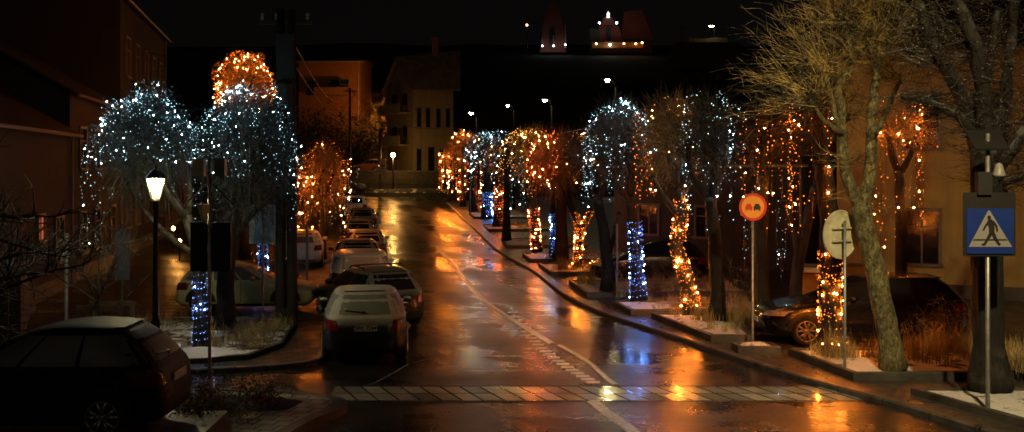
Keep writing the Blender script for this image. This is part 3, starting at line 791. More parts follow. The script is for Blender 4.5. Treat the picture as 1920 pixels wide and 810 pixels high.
lights('mixed warm drops low behind the grey-blue sign', 'red', h, hc, 0, .012, SLG)
ball_tree('farther tree of the left row with dim drops over the parked cars', -10.2, 58, 3.4, 1.1, 1.5, 0, .15, 260, group='lit trees behind the white pair', r=.014)
h, hc = hang((-10.2, 58, 0), 1.1, 4.2, 1.2, 14, .16)
lights('dim orange drops on the farther left tree', 'orange', h, hc, 0, .015, SLG)

# ---- right row
# R2 pale leaning tree
def shoots(mb, B, origin, n, L, r, up, spread, droop=0.02, side=3):
    for _ in range(n):
        d = Vector((R.gauss(0, spread), R.gauss(0, spread), up + R.uniform(-.3, .3)))
        s = Vector(origin) + Vector((R.gauss(0, .12), R.gauss(0, .12), R.gauss(0, .1)))
        pth = twig(mb, s - B, d, L * R.uniform(.55, 1.15), r, 3, droop, .14, 4)
        for q in range(side):
            i = R.randint(1, 3); twig(mb, pth[i], (pth[i + 1] - pth[i]).normalized() + rdir() * .7, L * R.uniform(.2, .4), r * .5, 3, droop, .16, 3)
Y2 = 19.9
b = tuple(P(1676, 693, Y2)); b = (b[0], b[1], .26)
ends = [P(1578, 215, Y2 + .3), P(1636, 225, Y2 - .1), P(1590, 300, Y2 - .3), P(1600, 120, Y2 + .2), P(1650, 110, Y2 - .2), P(1545, 130, Y2), P(1690, 150, Y2 + .3), P(1520, 190, Y2 - .4), P(1660, 60, Y2), P(1580, 40, Y2)]
def tw2(mb, B):
    for e in ends[3:]:
        shoots(mb, B, e, 58, 1.35, .0055, .5, .9, -.012, 6)
        shoots(mb, B, e, 26, .7, .005, .2, 1.0, .02, 4)
    for e, dd in ((ends[7], (-1.6, 0, .5)), (ends[5], (-1.3, -.2, .8)), (ends[3], (-.8, .2, 1.2))):
        for _ in range(30):
            p0 = twig(mb, e - B + Vector((R.gauss(0, .1), R.gauss(0, .1), R.gauss(0, .1))), Vector(dd) + Vector((R.gauss(0, .5), R.gauss(0, .5), R.gauss(0, .55))), R.uniform(.8, 1.8), .007, 3, .0, .13, 5)
            for q in p0[2:]: twig(mb, q, Vector(dd) + rdir() * 1.3, R.uniform(.2, .5), .004, 3, 0, .18, 3)
    for e in ends[:3]: shoots(mb, B, e, 26, .8, .006, .3, .9)
    shoots(mb, B, P(1640, 390, Y2), 22, .55, .005, .0, .9); shoots(mb, B, P(1600, 360, Y2 - .1), 14, .6, .005, .0, .9)
t2 = thing('street_tree', 'pale mossy tree leaning left with a fork and shoots lit golden', 'tree', b, 0, GR); B = Vector(b)
tp = [Vector(b), P(1661, 600, Y2), P(1640, 500, Y2), P(1622, 430, Y2), P(1613, 385, Y2)]
g = MB(); pp = []
for i in range(len(tp) - 1):
    for j in range(4): pp.append(tp[i].lerp(tp[i + 1], j / 4) - B + Vector((R.gauss(0, .008), R.gauss(0, .008), 0)))
pp.append(tp[-1] - B); rr = [.27, .235, .21, .20] + [.20 - .035 * i / 13 for i in range(13)]; rr[-1] = .19
g.tube(pp, rr, 16); g.build('trunk', M['bark_green'], t2, True)
def limb(t_, pts, r, mat):
    g = MB(); q = []
    for i in range(len(pts) - 1):
        for j in range(3): q.append(pts[i].lerp(pts[i + 1], j / 3) + Vector((R.gauss(0, .012), R.gauss(0, .012), 0)))
    q.append(pts[-1]); n = len(q)
    g.tube([p - Vector(t_.location) for p in q], [r * (1 - .5 * i / n) for i in range(n)], 9); g.build('branch', M[mat], t_, True)
limb(t2, [tp[-1] - Vector((0, 0, .08)), P(1588, 330, Y2), P(1578, 260, Y2 + .2), ends[0], P(1572, 165, Y2 + .3), ends[3]], .12, 'bark_green')
limb(t2, [tp[-1] - Vector((0, 0, .08)), P(1630, 340, Y2 - .05), P(1632, 280, Y2 - .1), ends[1], P(1640, 165, Y2 - .1), ends[4]], .13, 'bark_green')
limb(t2, [P(1578, 260, Y2 + .2), P(1560, 190, Y2), ends[5]], .06, 'bark_green'); limb(t2, [P(1632, 270, Y2 - .1), P(1665, 200, Y2 + .1), ends[6]], .06, 'bark_green')
limb(t2, [P(1580, 250, Y2 + .1), P(1545, 225, Y2 - .3), ends[7]], .05, 'bark_green'); limb(t2, [ends[4], P(1655, 85, Y2), ends[8]], .05, 'bark_green'); limb(t2, [ends[3], P(1590, 70, Y2), ends[9]], .05, 'bark_green')
c = MB(); tw2(c, B); c.build('crown', M['twig_lamplit'], t2)
# R1 dark tree behind the sign
Y1 = 18.2
b = (X_(1856, Y1), Y1, .24)
t1 = thing('street_tree', 'thick dark tree behind the blue crossing sign with spreading snowy branches', 'tree', b, 0, GR); B = Vector(b)
tp = [Vector(b), P(1854, 600, Y1), P(1851, 480, Y1), P(1850, 370, Y1), P(1848, 280, Y1)]
g = MB(); q1 = []
for i in range(len(tp) - 1):
    for j in range(8): q1.append(tp[i].lerp(tp[i + 1], j / 8) - B)
q1.append(tp[-1] - B); g.tube(q1, [.25 + .12 * max(0, 1 - i / 5) for i in range(len(q1))], 26)
g.v = [(x * (1 + .16 * mnoise.noise((x * 9, y * 9, z * 1.1)) + .05 * mnoise.noise((x * 22, y * 22, z * 4))), y * (1 + .16 * mnoise.noise((x * 9, y * 9, z * 1.1))), z) for x, y, z in g.v]; g.build('trunk', M['bark_dark'], t1, True)
BE = []
for pts, r in (([(1840, 300), (1810, 200), (1770, 120), (1740, 60), (1720, 0)], .14), ([(1848, 300), (1845, 180), (1830, 90), (1800, 10), (1790, -60)], .15), ([(1855, 300), (1880, 210), (1890, 120), (1900, 30), (1905, -50)], .13), ([(1855, 330), (1900, 280), (1940, 200), (1980, 120)], .12), ([(1842, 270), (1795, 215), (1740, 190), (1690, 180)], .09), ([(1770, 120), (1730, 110), (1690, 90)], .06), ([(1845, 180), (1860, 100), (1870, 20)], .08), ([(1858, 350), (1910, 335), (1960, 300)], .07), ([(1830, 90), (1780, 60), (1750, 20)], .07)):
    pv = [P(a, c_, Y1 + R.uniform(-.5, .5)) for a, c_ in pts]; pv[0] = P(pts[0][0], pts[0][1], Y1); limb(t1, pv, r, 'bark_dark'); BE.append(pv)
c = MB()
for pv in BE:
    for i in range(1, len(pv)):
        for u in (0, .33, .66):
            s = pv[i - 1].lerp(pv[i], u)
            if i + u > .8: shoots(c, B, s, 13, .75, .007, .15, .9, .0, 4)
c.build('crown', M['twig_mid'], t1)
# R3: orange wrapped trunk
Y3 = 21.7; b = (X_(1560, Y3), Y3, .26)
tree('upright tree behind the round sign back, trunk wound with orange lights', b, [b, P(1558, 560, Y3), P(1556, 460, Y3), P(1552, 380, Y3), P(1545, 310, Y3)], .24, [(-1, P(1500, 200, Y3 + .3), .1), (-1, P(1560, 190, Y3 + .5), .1), (-1, P(1590, 220, Y3 + .6), .09), (-1, P(1520, 160, Y3), .09)], dome_twigs(P(1540, 190, Y3 + .3), .9, 1.0, 420, .006), 'bark_dark', 'twig_dark', GR)
p, c = wrap([(b[0], b[1], .32), P(1558, 560, Y3), P(1556, 470, Y3)], [.27, .24, .225], 17, .062, .03)
lights('bright orange lights wound around the trunk behind the round sign', 'orange', p, c, 100, .014, SLG)
h, hc = hang(P(1520, 300, 22.2), .75, 5.2, 2.6, 9, .17, (2.6, 5))
lights('sparse orange drops left of the pale forked tree', 'orange', h, hc, 60, .013, SLG)
# RX tree with orange drops over the right dark car
Yx = 26.5; b = (X_(1690, Yx), Yx, .1)
tree('dark tree with hanging orange drops in front of the beige house', b, [b, P(1690, 470, Yx), P(1688, 380, Yx), P(1685, 320, Yx)], .16, [(-1, P(1660, 240, Yx), .09), (-1, P(1715, 240, Yx), .09), (-1, P(1688, 220, Yx + .5), .08)], dome_twigs(P(1687, 240, Yx), .85, .8, 260, .007, .6), 'bark_dark', 'twig', GR)
h, hc = hang(P(1687, 300, Yx), .55, 5.6, 1.7, 13, .13)
lights('orange drops hanging between the pale tree and the house wall', 'orange', h, hc, 100, .015, SLG)
# R4
Y4 = 27.5; b = (X_(1490, Y4), Y4, .1)
tree('slanting dark tree beside the small utility cabinet', b, [b, P(1492, 520, Y4), P(1510, 430, Y4), P(1530, 350, Y4)], .17, [(1, P(1470, 380, Y4), .1), (-1, P(1500, 250, Y4), .09), (-1, P(1550, 260, Y4), .09)], dome_twigs(P(1520, 240, Y4), .9, .9, 260, .007), 'bark_dark', 'twig_dark', GR)
# R5 behind amber sign
Y5 = 25.7; b = (X_(1427, Y5), Y5, .1)
tree('dark upright trunk right behind the round amber sign', b, [b, P(1427, 520, Y5), P(1426, 430, Y5), P(1430, 330, Y5)], .2, [(-1, P(1400, 240, Y5), .1), (-1, P(1455, 230, Y5), .1), (-1, P(1430, 220, Y5 + .4), .1)], dome_twigs(P(1440, 260, Y5 + .2), .95, 1.0, 300, .006, .4), 'bark_dark', 'twig_dark', GR)
h, hc = hang(P(1440, 300, Y5), .62, 5.3, 2.5, 15, .13, (2.4, 6.9))
lights('orange drops hanging around the round amber sign', 'orange', h, hc, 100, .0135, SLG)
h, hc = hang(P(1430, 430, Y5 + 1.4), .6, 3.0, 1.2, 9, .16)
lights('little white drops below the round amber sign', 'white', h, hc, 40, .010, SLG)
# R6
Y6 = 26; b = (X_(1346, Y6), Y6, .28)
tree('tall dark tree with sparse white lights left of the round amber sign', b, [b, P(1344, 520, Y6), P(1338, 430, Y6), P(1332, 370, Y6)], .19, [(-1, P(1290, 270, Y6), .11), (-1, P(1340, 230, Y6), .11), (-1, P(1375, 270, Y6), .1), (-1, P(1310, 220, Y6 + .4), .09)], tufted(P(1330, 265, Y6), .85, 1.25, 420, .006, .4), 'bark_dark', 'twig_cold', GR)
p1 = dome_lights(P(1330, 270, Y6), .9, 1.3, 110, -.8); h, hc = hang(P(1330, 300, Y6), .6, 5.3, 2.4, 9, .15)
lights('cold white lights scattered over the tall dark tree', 'white', p1 + h, dcab(p1, 5) + hc, 100, .0135, SLG)
# R7 gnarled
Y7 = 27.2; b = (X_(1298, Y7), Y7, .3)
tp7 = [b, P(1288, 525, Y7), P(1268, 460, Y7), P(1278, 400, Y7), P(1272, 350, Y7)]
tree('gnarled crooked tree with orange wound trunk and brown twiggy crown', b, tp7, .2, [(-1, P(1235, 270, Y7), .12), (-1, P(1290, 260, Y7), .12), (-1, P(1260, 220, Y7 + .4), .1), (3, P(1225, 330, Y7 - .2), .1), (3, P(1310, 320, Y7 + .2), .09)], tufted(P(1258, 265, Y7), .85, 1.15, 800, .007, .3), 'bark', 'twig_brown', GR)
p, c = wrap([(b[0], b[1], .38), tp7[1], tp7[2], tp7[3], P(1276, 375, Y7)], [.235, .2, .19, .18, .17], 26, .062, .03)
lights('amber lights wound up the crooked trunk', 'orange', p, c, 100, .0125, SLG)
h, hc = hang(P(1208, 330, Y7 + 1.2), .24, 5.5, 2.9, 9, .10)
lights('dense orange curtain of lights left of the gnarled tree', 'orange', h, hc, 100, .014, SLG)
p1 = dome_lights(P(1258, 270, Y7), .9, 1.15, 70, -.8); lights('faint amber specks in the brown twiggy crown', 'gold', p1, dcab(p1, 6), 30, .008, SLG)
# R8
Y8 = 29.8; b = (X_(1197, Y8), Y8, .3)
tree('tree with ice blue trunk and an arching crown outlined in white lights', b, [b, P(1194, 500, Y8), P(1188, 430, Y8), P(1180, 370, Y8)], .19, [(-1, P(1130, 290, Y8), .1), (-1, P(1180, 240, Y8), .1), (-1, P(1210, 260, Y8), .1), (-1, P(1155, 250, Y8 + .4), .1)], tufted(P(1160, 275, Y8), 1.0, 1.3, 620, .007, .5), 'bark_dark', 'twig_cold', GR)
p1 = dome_lights(P(1160, 280, Y8), 1.03, 1.38, 240, -.1); h, hc = hang(P(1160, 300, Y8), 1.02, 4.7, 3.0, 18, .12, (2.0, 4.9))
lights('white lights outlining the arching crown beside the orange curtain', 'white', p1 + h, dcab(p1) + hc, 100, .013, SLG)
p, c = wrap([(b[0], b[1], .36), P(1194, 500, Y8), P(1190, 415, Y8)], [.24, .2, .185], 19, .07, .02)
lights('ice blue lights wound around the trunk nearest the road bend', 'blue', p, c, 100, .0125, SLG)
# R9
Y9 = 32.3; b = (X_(1141, Y9), Y9, .3)
tree('dark unlit forked tree between the orange V tree and the blue trunk', b, [b, P(1138, 480, Y9), P(1130, 420, Y9), P(1120, 370, Y9)], .2, [(-1, P(1085, 300, Y9), .1), (-1, P(1130, 290, Y9), .1), (1, P(1160, 400, Y9 + .2), .09)], tufted(P(1105, 300, Y9), .75, .9, 360, .008, .4), 'bark_dark', 'twig_dark', GR)
p1 = dome_lights(P(1105, 300, Y9), .75, .95, 60, -.8); lights('faint orange specks in the dark forked crown', 'orange', p1, dcab(p1, 5), 0, .009, SLG)
# R10 orange V
Y10 = 40; b = (X_(1083, Y10), Y10, .3)
tree('V-shaped tree wrapped in orange with a brown round crown', b, [b, P(1085, 455, Y10), P(1088, 430, Y10)], .16, [(-1, P(1075, 395, Y10), .13), (-1, P(1106, 395, Y10), .12), (-1, P(1040, 330, Y10), .1), (-1, P(1060, 290, Y10), .1)], tufted(P(1040, 310, Y10), 1.05, 1.35, 600, .009, .5), 'bark_dark', 'twig', GR)
p, c = wrap([(b[0], b[1], .4), P(1085, 455, Y10), P(1088, 432, Y10)], [.18, .17, .2], 13, .06); p2, c2_ = wrap([P(1088, 432, Y10), P(1076, 398, Y10)], [.17, .15], 5, .08); p3, c3 = wrap([P(1088, 432, Y10), P(1108, 396, Y10)], [.16, .12], 5, .08)
lights('orange lights wound around the V-shaped trunk', 'orange', p + p2 + p3, c + c2_ + c3, 0, .0145, SLG)
p1 = dome_lights(P(1040, 310, Y10), 1.08, 1.4, 150, -.6); h, hc = hang(P(1035, 300, Y10), .9, 4.9, 3.0, 8, .14, (2, 5))
lights('reddish lights over the brown round crown', 'red', p1 + h, hc, 60, .015, SLG)
# R11..R17
Y = 43; 
ball_tree('dark thick trunk between the thin blue trunk and the orange V tree', X_(1052, Y), Y, 4.3, .8, 1.0, 0, .26, 200, group=GR, r=.009)
Y = 44.5; ball_tree('thin tree with blue wound trunk in the middle of the right row', X_(1037, Y), Y, 4.2, .8, 1.0, 0, .12, 200, group=GR, r=.009)
p, c = wrap([(X_(1040, Y), Y, .35), (X_(1038, Y), Y, 2.1)], [.17, .15], 18, .08); lights('blue lights wound around the thin mid-row trunk', 'blue', p, c, 0, .0145, SLG)
Y = 47.5; ball_tree('orange trunk tree with a golden tufted crown', X_(998, Y), Y, 4.5, 1.05, 1.35, 0, .2, 560, twm='twig_lamplit', group=GR, lean=(.2, 0), r=.01)
p, c = wrap([(X_(1006, Y), Y, .35), (X_(1003, Y), Y, 1.3), (X_(1000, Y), Y, 2.2)], [.24, .23, .24], 18, .085); lights('reddish orange lights wound around the short stout trunk', 'red', p, c, 0, .016, SLG)
p1 = dome_lights(P(985, 300, Y), 1.3, 1.4, 280, -.4); h, hc = hang(P(985, 300, Y), 1.25, 4.9, 2.6, 14, .13)
lights('golden lights over the tufted crown of the orange trunk tree', 'gold', p1 + h, dcab(p1) + hc, 60, .016, SLG)
h, hc = hang(P(970, 320, Y - 1), .3, 4.6, 2.0, 4, .14); lights('white drops in front of the golden tufted crown', 'white', h, hc, 0, .014, SLG)
Y = 55; ball_tree('tree with white lights left of the golden tufted crown', X_(950, Y), Y, 4.5, 1.0, 1.2, 0, .2, 320, twm='twig_cold', group=GR, r=.012)
p1 = dome_lights(P(935, 295, Y), 1.2, 1.3, 200, -.4); h, hc = hang(P(935, 300, Y), 1.1, 4.8, 2.8, 10, .15)
lights('white lights on the crown left of the golden tufted crown', 'white', p1 + h, dcab(p1) + hc, 0, .015, SLG)
Y = 65.5; ball_tree('tree with tall red wound trunk in the far right row', X_(935, Y), Y, 4.6, 1.0, 1.2, 0, .3, 260, group=GR, r=.013)
p, c = wrap([(X_(938, Y), Y, .35), (X_(936, Y), Y, 2.9)], [.33, .30], 22, .11); lights('red orange lights wound around the tall far trunk', 'red', p, c, 0, .018, SLG)
h, hc = hang(P(930, 300, Y), .9, 5.2, 2.6, 10, .16); lights('orange drops above the tall red wound trunk', 'orange', h, hc, 0, .018, SLG)
Y = 76; ball_tree('tree with broad blue wound trunk far along the right row', X_(912, Y), Y, 5.0, 1.2, 1.4, 0, .3, 260, twm='twig_cold', group=GR, r=.014)
p, c = wrap([(X_(915, Y), Y, .55), (X_(914, Y), Y, 2.3)], [.36, .34], 16, .13); lights('blue lights wound around the broad far trunk', 'blue', p, c, 0, .021, SLG)
p1 = dome_lights(P(905, 290, Y), 1.35, 1.6, 220, -.4); h, hc = hang(P(905, 300, Y), 1.3, 5.2, 2.4, 14, .18)
lights('white lights on the crown above the broad blue trunk', 'white', p1 + h, dcab(p1) + hc, 0, .019, SLG)
Y = 82; ball_tree('tree with dark trunk and red low drops far along the right row', X_(888, Y), Y, 5.2, 1.3, 1.4, 0, .3, 260, group=GR, r=.015)
p, c = wrap([(X_(897, Y), Y, .8), (X_(896, Y), Y, 2.4)], [.2, .2], 9, .13); lights('short red column of lights left of the broad blue trunk', 'red', p, c, 0, .021, SLG)
h, hc = hang(P(892, 300, Y), .9, 5.2, 2.2, 12, .18); lights('warm drops left of the white far crown', 'red', h, hc, 0, .02, SLG)
Y = 89; ball_tree('next to last tree of the right row, outlined in orange', X_(868, Y), Y, 5.4, 1.3, 1.7, 0, .22, 260, group=GR, r=.016)
p1 = dome_lights(P(870, 290, Y), 1.5, 1.9, 190, -.4); h, hc = hang(P(870, 300, Y), 1.4, 5.0, 1.8, 16, .18, (2, 5.5))
lights('orange outline of the next to last crown by the junction', 'orange', p1 + h, dcab(p1) + hc, 0, .021, SLG)
p, c = wrap([(X_(866, Y), Y, 1.2), (X_(858, Y), Y, 3.2)], [.25, .22], 12, .13); lights('reddish column of lights at the road end corner', 'red', p, c, 0, .021, SLG)
Y = 95; ball_tree('last small tree of the right row with an orange outer edge', X_(843, Y), Y, 4.7, .8, 1.6, 0, .15, 160, group=GR, r=.016)
h, hc = hang(P(834, 300, Y), .5, 5.4, 1.9, 14, .16); lights('thick orange drops on the outermost edge of the row', 'orange', h, hc, 0, .023, SLG)

# ------------------------------------------------------------------ street lamps
M['lens'] = emit('lamp_lens_warm', (1.0, .72, .32), 60)
M['lens_far'] = emit('lamp_lens_far', (1.0, .80, .34), 330)
M['lens_hill'] = emit('lamp_lens_hill', (1.0, .85, .40), 45)
M['lens_orange'] = emit('lamp_lens_sodium', (1.0, .50, .12), 220)
def street_lamp(label, x, y, z0, h, arm=(-1.6, 0), mat='lens_far', sz=1.0, tilt=0):
    t_ = thing('street_lamp', label, 'street lamp', (x, y, z0), 0, 'street lamps along the road')
    g = MB(); g.tube([(0, 0, 0), (0, 0, h * .5), (0, 0, h - .4)], [.09, .075, .055], 10); g.lathe([(.14, 0), (.14, .5), (.09, .55)], (0, 0, 0), n=10); g.build('pole', M['pole_black'], t_, True)
    a = Vector((arm[0], arm[1], 0)); d = a.normalized()
    g = MB(); g.tube([(0, 0, h - .45), tuple(a * .25 + Vector((0, 0, h - .1))), tuple(a * .65 + Vector((0, 0, h))), tuple(a * .9 + Vector((0, 0, h + .02)))], .035, 8); g.build('arm', M['pole_black'], t_, True)
    rot = Matrix.Rotation(math.atan2(d.y, d.x), 3, 'Z')
    g = MB(); q = a + Vector((0, 0, h + .05))
    g.box(q, (.75 * sz, .28 * sz, .1), rot); g.box(q + Vector((0, 0, .07)), (.5 * sz, .2 * sz, .05), rot); g.build('lamp_head', M['pole_black'], t_)
    g = MB(); g.lathe([(.02, -.16), (.1 * sz, -.13), (.15 * sz, -.06), (.16 * sz, -.005)], q + Vector((0, 0, -.05)), n=14); g.build('lamp_glass', M[mat], t_, True)
    return t_
nl_ = street_lamp('tall street lamp on the near right pavement with a long arm over the road', 9.2, 9.0, .1, 9, (-3.0, 0), 'lens', 1.3)
ld = bpy.data.lights.new('lamp_beam', 'SPOT'); lb = bpy.data.objects.new('lamp_beam', ld); C.objects.link(lb); lb.parent = nl_
lb.location = (-3.0, 0, 8.72); lb.rotation_euler = Vector((-.2, -13.2, 8.0)).to_track_quat('Z', 'Y').to_euler()
ld.energy = 4600; ld.spot_size = rad(66); ld.spot_blend = .8; ld.color = (1.0, .74, .36); ld.shadow_soft_size = .12
for (px, py, Y, lab, sz) in ((1334, 50, 170, 'highest street lamp in the picture, above the white lit dark tree', 2.6), (1139, 153, 62, 'street lamp above the arching white crown', .85), (1022, 190, 80, 'street lamp above the golden tufted crown', 1.0), (952, 200, 88, 'small dim street lamp above the far white crown', .6), (883, 214, 98, 'street lamp right of the tall gabled house', 1.0)):
    x = X_(px, Y); z = Z_(py, Y); street_lamp(lab, x + .5, Y + .3, zg(Y) + .0, z - zg(Y) + .12, (-.5, -.3), 'lens_far' if Y < 150 else 'lens_hill', sz)
# low sodium lamp at the junction
Y = 106.5; x = X_(737, Y); z = Z_(291, Y)
t_ = thing('street_lamp', 'short orange glowing lamp on the verge in front of the gabled house', 'street lamp', (x, Y, zg(Y)), 0, 'street lamps along the road')
g = MB(); g.tube([(0, 0, 0), (0, 0, z - zg(Y) - .2)], [.07, .05], 8); g.build('pole', M['iron'], t_, True)
g = MB(); g.lathe([(.02, -.22), (.17, -.15), (.22, 0), (.17, .15), (.02, .22)], (0, 0, z - zg(Y)), n=14); g.build('lamp_globe', M['lens_orange'], t_, True)
g = MB(); g.lathe([(.2, .2), (.24, .22), (.02, .34)], (0, 0, z - zg(Y)), n=12); g.build('lamp_cap', M['iron'], t_)
# hill lamp
Y = 230; t_ = thing('street_lamp', 'tiny lamp on the dark hill left of the church gable', 'street lamp', (X_(988, Y), Y, Z_(47, Y) - 5), 0, 'street lamps along the road')
g = MB(); g.tube([(0, 0, 0), (0, 0, 4.8)], .07, 8); g.build('pole', M['iron'], t_); g = MB(); g.lathe([(.02, -.3), (.25, -.1), (.25, .1), (.02, .3)], (0, 0, 5), n=12); g.build('lamp_globe', emit('hill_lamp', (1, .55, .25), 5), t_, True)
# old style lantern, left
def lantern(label, x, y, z0, top, lit):
    t_ = thing('street_lantern', label, 'lantern', (x, y, z0), 0)
    h = top - z0
    g = MB(); g.lathe([(.11, 0), (.11, .15), (.085, .2), (.085, .9), (.1, .95), (.065, 1.05), (.055, 1.9), (.045, h - .75), (.07, h - .72), (.05, h - .62), (.09, h - .56)], (0, 0, 0), n=12); g.build('post', M['iron'], t_, True)
    g = MB()
    for k in range(6):
        a = k * math.pi / 3; ca, sa = math.cos(a), math.sin(a)
        g.tube([(.085 * ca, .085 * sa, h - .56), (.19 * ca, .19 * sa, h - .12)], .012, 5)
    for k in range(6):
        a, b_ = k * math.pi / 3, (k + 1) * math.pi / 3
        g.tube([(.19 * math.cos(a), .19 * math.sin(a), h - .12), (.19 * math.cos(b_), .19 * math.sin(b_), h - .12)], .014, 5)
    g.build('lantern_frame', M['iron'], t_)
    g = MB(); g.lathe([(.22, h - .12), (.2, h - .09), (.09, h + .02), (.03, h + .05), (.015, h + .14)], (0, 0, 0), n=6); g.build('lantern_roof', M['iron'], t_)
    g = MB(); g.lathe([(.075, h - .54), (.175, h - .13)], (0, 0, 0), n=6, close=False); g.build('glass', lit, t_)
    g = MB(); g.lathe([(.02, h - .3), (.09, h - .26), (.13, h - .16), (.13, h - .14)], (0, 0, 0), n=10); g.build('lamp', emit('lantern_lamp', (1, .80, .40), 560), t_, True)
m, t, b_ = nt('lantern_glass'); b_.inputs['Base Color'].default_value = (.9, .8, .5, 1); b_.inputs['Roughness'].default_value = .3; b_.inputs['Emission Color'].default_value = (1, .8, .35, 1); b_.inputs['Emission Strength'].default_value = 1.2
tr_ = t.nodes.new('ShaderNodeBsdfTransparent'); ms_ = t.nodes.new('ShaderNodeMixShader'); ms_.inputs[0].default_value = .25
t.links.new(tr_.outputs[0], ms_.inputs[1]); t.links.new(b_.outputs[0], ms_.inputs[2]); t.links.new(ms_.outputs[0], t.nodes['Material Output'].inputs['Surface'])
lantern('old fashioned six-sided lantern glowing under the left white crown', X_(292, 21.0), 21.0, .0, Z_(322, 21.0), m)

# ------------------------------------------------------------------ signs
def stroke(mb, pts, w0, w1, y):
    for i in range(len(pts) - 1):
        a, b = Vector(pts[i]), Vector(pts[i + 1]); d = (b - a).normalized(); n = Vector((-d.y, d.x))
        ka = (w0 + (w1 - w0) * i / (len(pts) - 1)) / 2; kb = (w0 + (w1 - w0) * (i + 1) / (len(pts) - 1)) / 2
        q = [a + n * ka, a - n * ka, b - n * kb, b + n * kb]
        mb.face([(p.x, y - .0002 * i, p.y) for p in q])
        for c, r in ((a, ka), (b, kb)):
            mb.face([(c.x + r * math.cos(k * .5236), y - .0001 - .0002 * i - (.0001 if c is b else 0), c.y + r * math.sin(k * .5236)) for k in range(12)])
def sign_pole(t_, h, r=.032, mat='steel'):
    g = MB(); g.lathe([(r, -.05), (r, h), (.002, h + .01)], (0, 0, 0), n=12, close=False); g.build('post', M[mat], t_, True)
def plate(t_, name, w, h, z, y, mat, th=.025, x=0, back=None):
    g = MB(); r = .03
    o = []
    for cx, cz, a0 in ((w / 2 - r, h / 2 - r, 0), (-w / 2 + r, h / 2 - r, 90), (-w / 2 + r, -h / 2 + r, 180), (w / 2 - r, -h / 2 + r, 270)):
        for k in range(4): a = rad(a0 + k * 30); o.append((cx + r * math.cos(a), cz + r * math.sin(a)))
    g.face([(x + p[0], y, z + p[1]) for p in o]); n = len(o)
    g.face([(x + p[0], y + th, z + p[1]) for p in o][::-1])
    for i in range(n):
        a, b = o[i], o[(i + 1) % n]; g.face([(x + a[0], y, z + a[1]), (x + a[0], y + th, z + a[1]), (x + b[0], y + th, z + b[1]), (x + b[0], y, z + b[1])])
    return g.build(name, M[mat], t_)
def crossing_sign(label, loc, rz, W=.74, HH=.71, zb=2.66, top=4.5):
    t_ = thing('crossing_sign', label, 'road sign', loc, rz, 'pedestrian crossing signs with flashers')
    sign_pole(t_, top, .035)
    plate(t_, 'back_board', W + .08, 1.0, zb + .46, -.06, 'black', .02)
    pl = plate(t_, 'sign_plate', W, HH, zb + HH / 2, -.085, 'blue', .02)
    def U(u, v): return ((u - .5) * W, zb + v * HH)
    y = -.0875
    g = MB(); g.face([(U(u, v)[0], y, U(u, v)[1]) for u, v in ((.045, .155), (.965, .155), (.49, .955), (.455, .955))]); g.build('triangle', M['white'], pl)
    y = -.0905; g = MB()
    c = U(.478, .80); g.face([(c[0] + .03 * math.cos(k * .4488), y, c[1] + .034 * math.sin(k * .4488)) for k in range(14)])
    stroke(g, [U(.50, .70), U(.53, .58), U(.53, .48)], .10, .085, y - .001)
    stroke(g, [U(.47, .71), U(.40, .62), U(.355, .53)], .036, .028, y - .003)
    stroke(g, [U(.56, .71), U(.625, .62), U(.645, .51)], .036, .028, y - .005)
    stroke(g, [U(.52, .48), U(.46, .36), U(.375, .215)], .062, .036, y - .007)
    stroke(g, [U(.54, .48), U(.60, .35), U(.675, .22)], .062, .036, y - .009)
    stroke(g, [U(.375, .212), U(.325, .212)], .03, .024, y - .011); stroke(g, [U(.675, .215), U(.70, .222)], .03, .024, y - .0115)
    g.build('pedestrian_symbol', M['black'], pl)
    g = MB(); y2 = -.0893
    g.face([(U(u, v)[0], y2, U(u, v)[1]) for u, v in ((.13, .29), (.87, .29), (.85, .325), (.15, .325))]); g.build('road_symbol', M['black'], pl)
    g = MB(); rt = Matrix.Rotation(rad(38), 3, 'X'); g.box((0, .02, top - .1), (.54, .5, .03), rt); g.build('solar_panel', M['black'], t_)
    g = MB(); g.tube([(0, 0, top - .4), (.0, .08, top - .15)], .018, 6); g.build('panel_stay', M['grey'], t_); g = MB(); g.box((-.09, -.05, top - .78), (.22, .14, .36)); g.build('battery_box', M['trim'], t_)
    g = MB(); g.lathe([(.02, .16), (.05, .14), (.10, -.02), (.10, -.05)], (.14, -.08, top - .62), n=12); g.build('flasher', M['grey'], t_, True)
    return t_
crossing_sign('blue pedestrian crossing sign facing the camera before the thick dark tree', (X_(1852, 16.8), 16.8, .18), rad(0), top=4.36, zb=2.475)
# back view of the left one, assembled from different gear
Y = 19.5; x = X_(393, Y)
t_ = thing('crossing_sign', 'dark back of a crossing sign on a thin grey post with lamp boxes on top', 'road sign', (x, Y, .05), 0, 'pedestrian crossing signs with flashers')
sign_pole(t_, 4.1, .032)
plate(t_, 'sign_plate', .74, .9, 2.5, .06, 'black', .03)
g = MB(); g.box((-.20, .05, 2.955), (.30, .06, .012)); g.box((.23, .05, 2.955), (.28, .06, .012)); g.build('plate_lit_edge', M['grey'], t_)  # grey strips on the top edge imitate light caught there
for sx in (-1, 1):
    g = MB(); g.box((sx * .19, .02, 3.96), (.19, .16, .33)); g.box((sx * .19, -.065, 3.80), (.22, .02, .02)); g.box((sx * .285, -.065, 3.96), (.012, .02, .33)); g.build('lamp_box', M['disc'] if sx < 0 else M['grey'], t_)  # lantern light painted in: left box pale, right box grey
    g = MB(); g.tube([(sx * .06, -.02, 3.66), (sx * .46, -.02, 3.27)], .016, 6); g.box((sx * .03, -.01, 3.74), (.03, .03, .2)); g.build('stay', M['disc'] if sx < 0 else M['trim'], t_)  # left stay pale as if lantern lit, right one black as if shaded
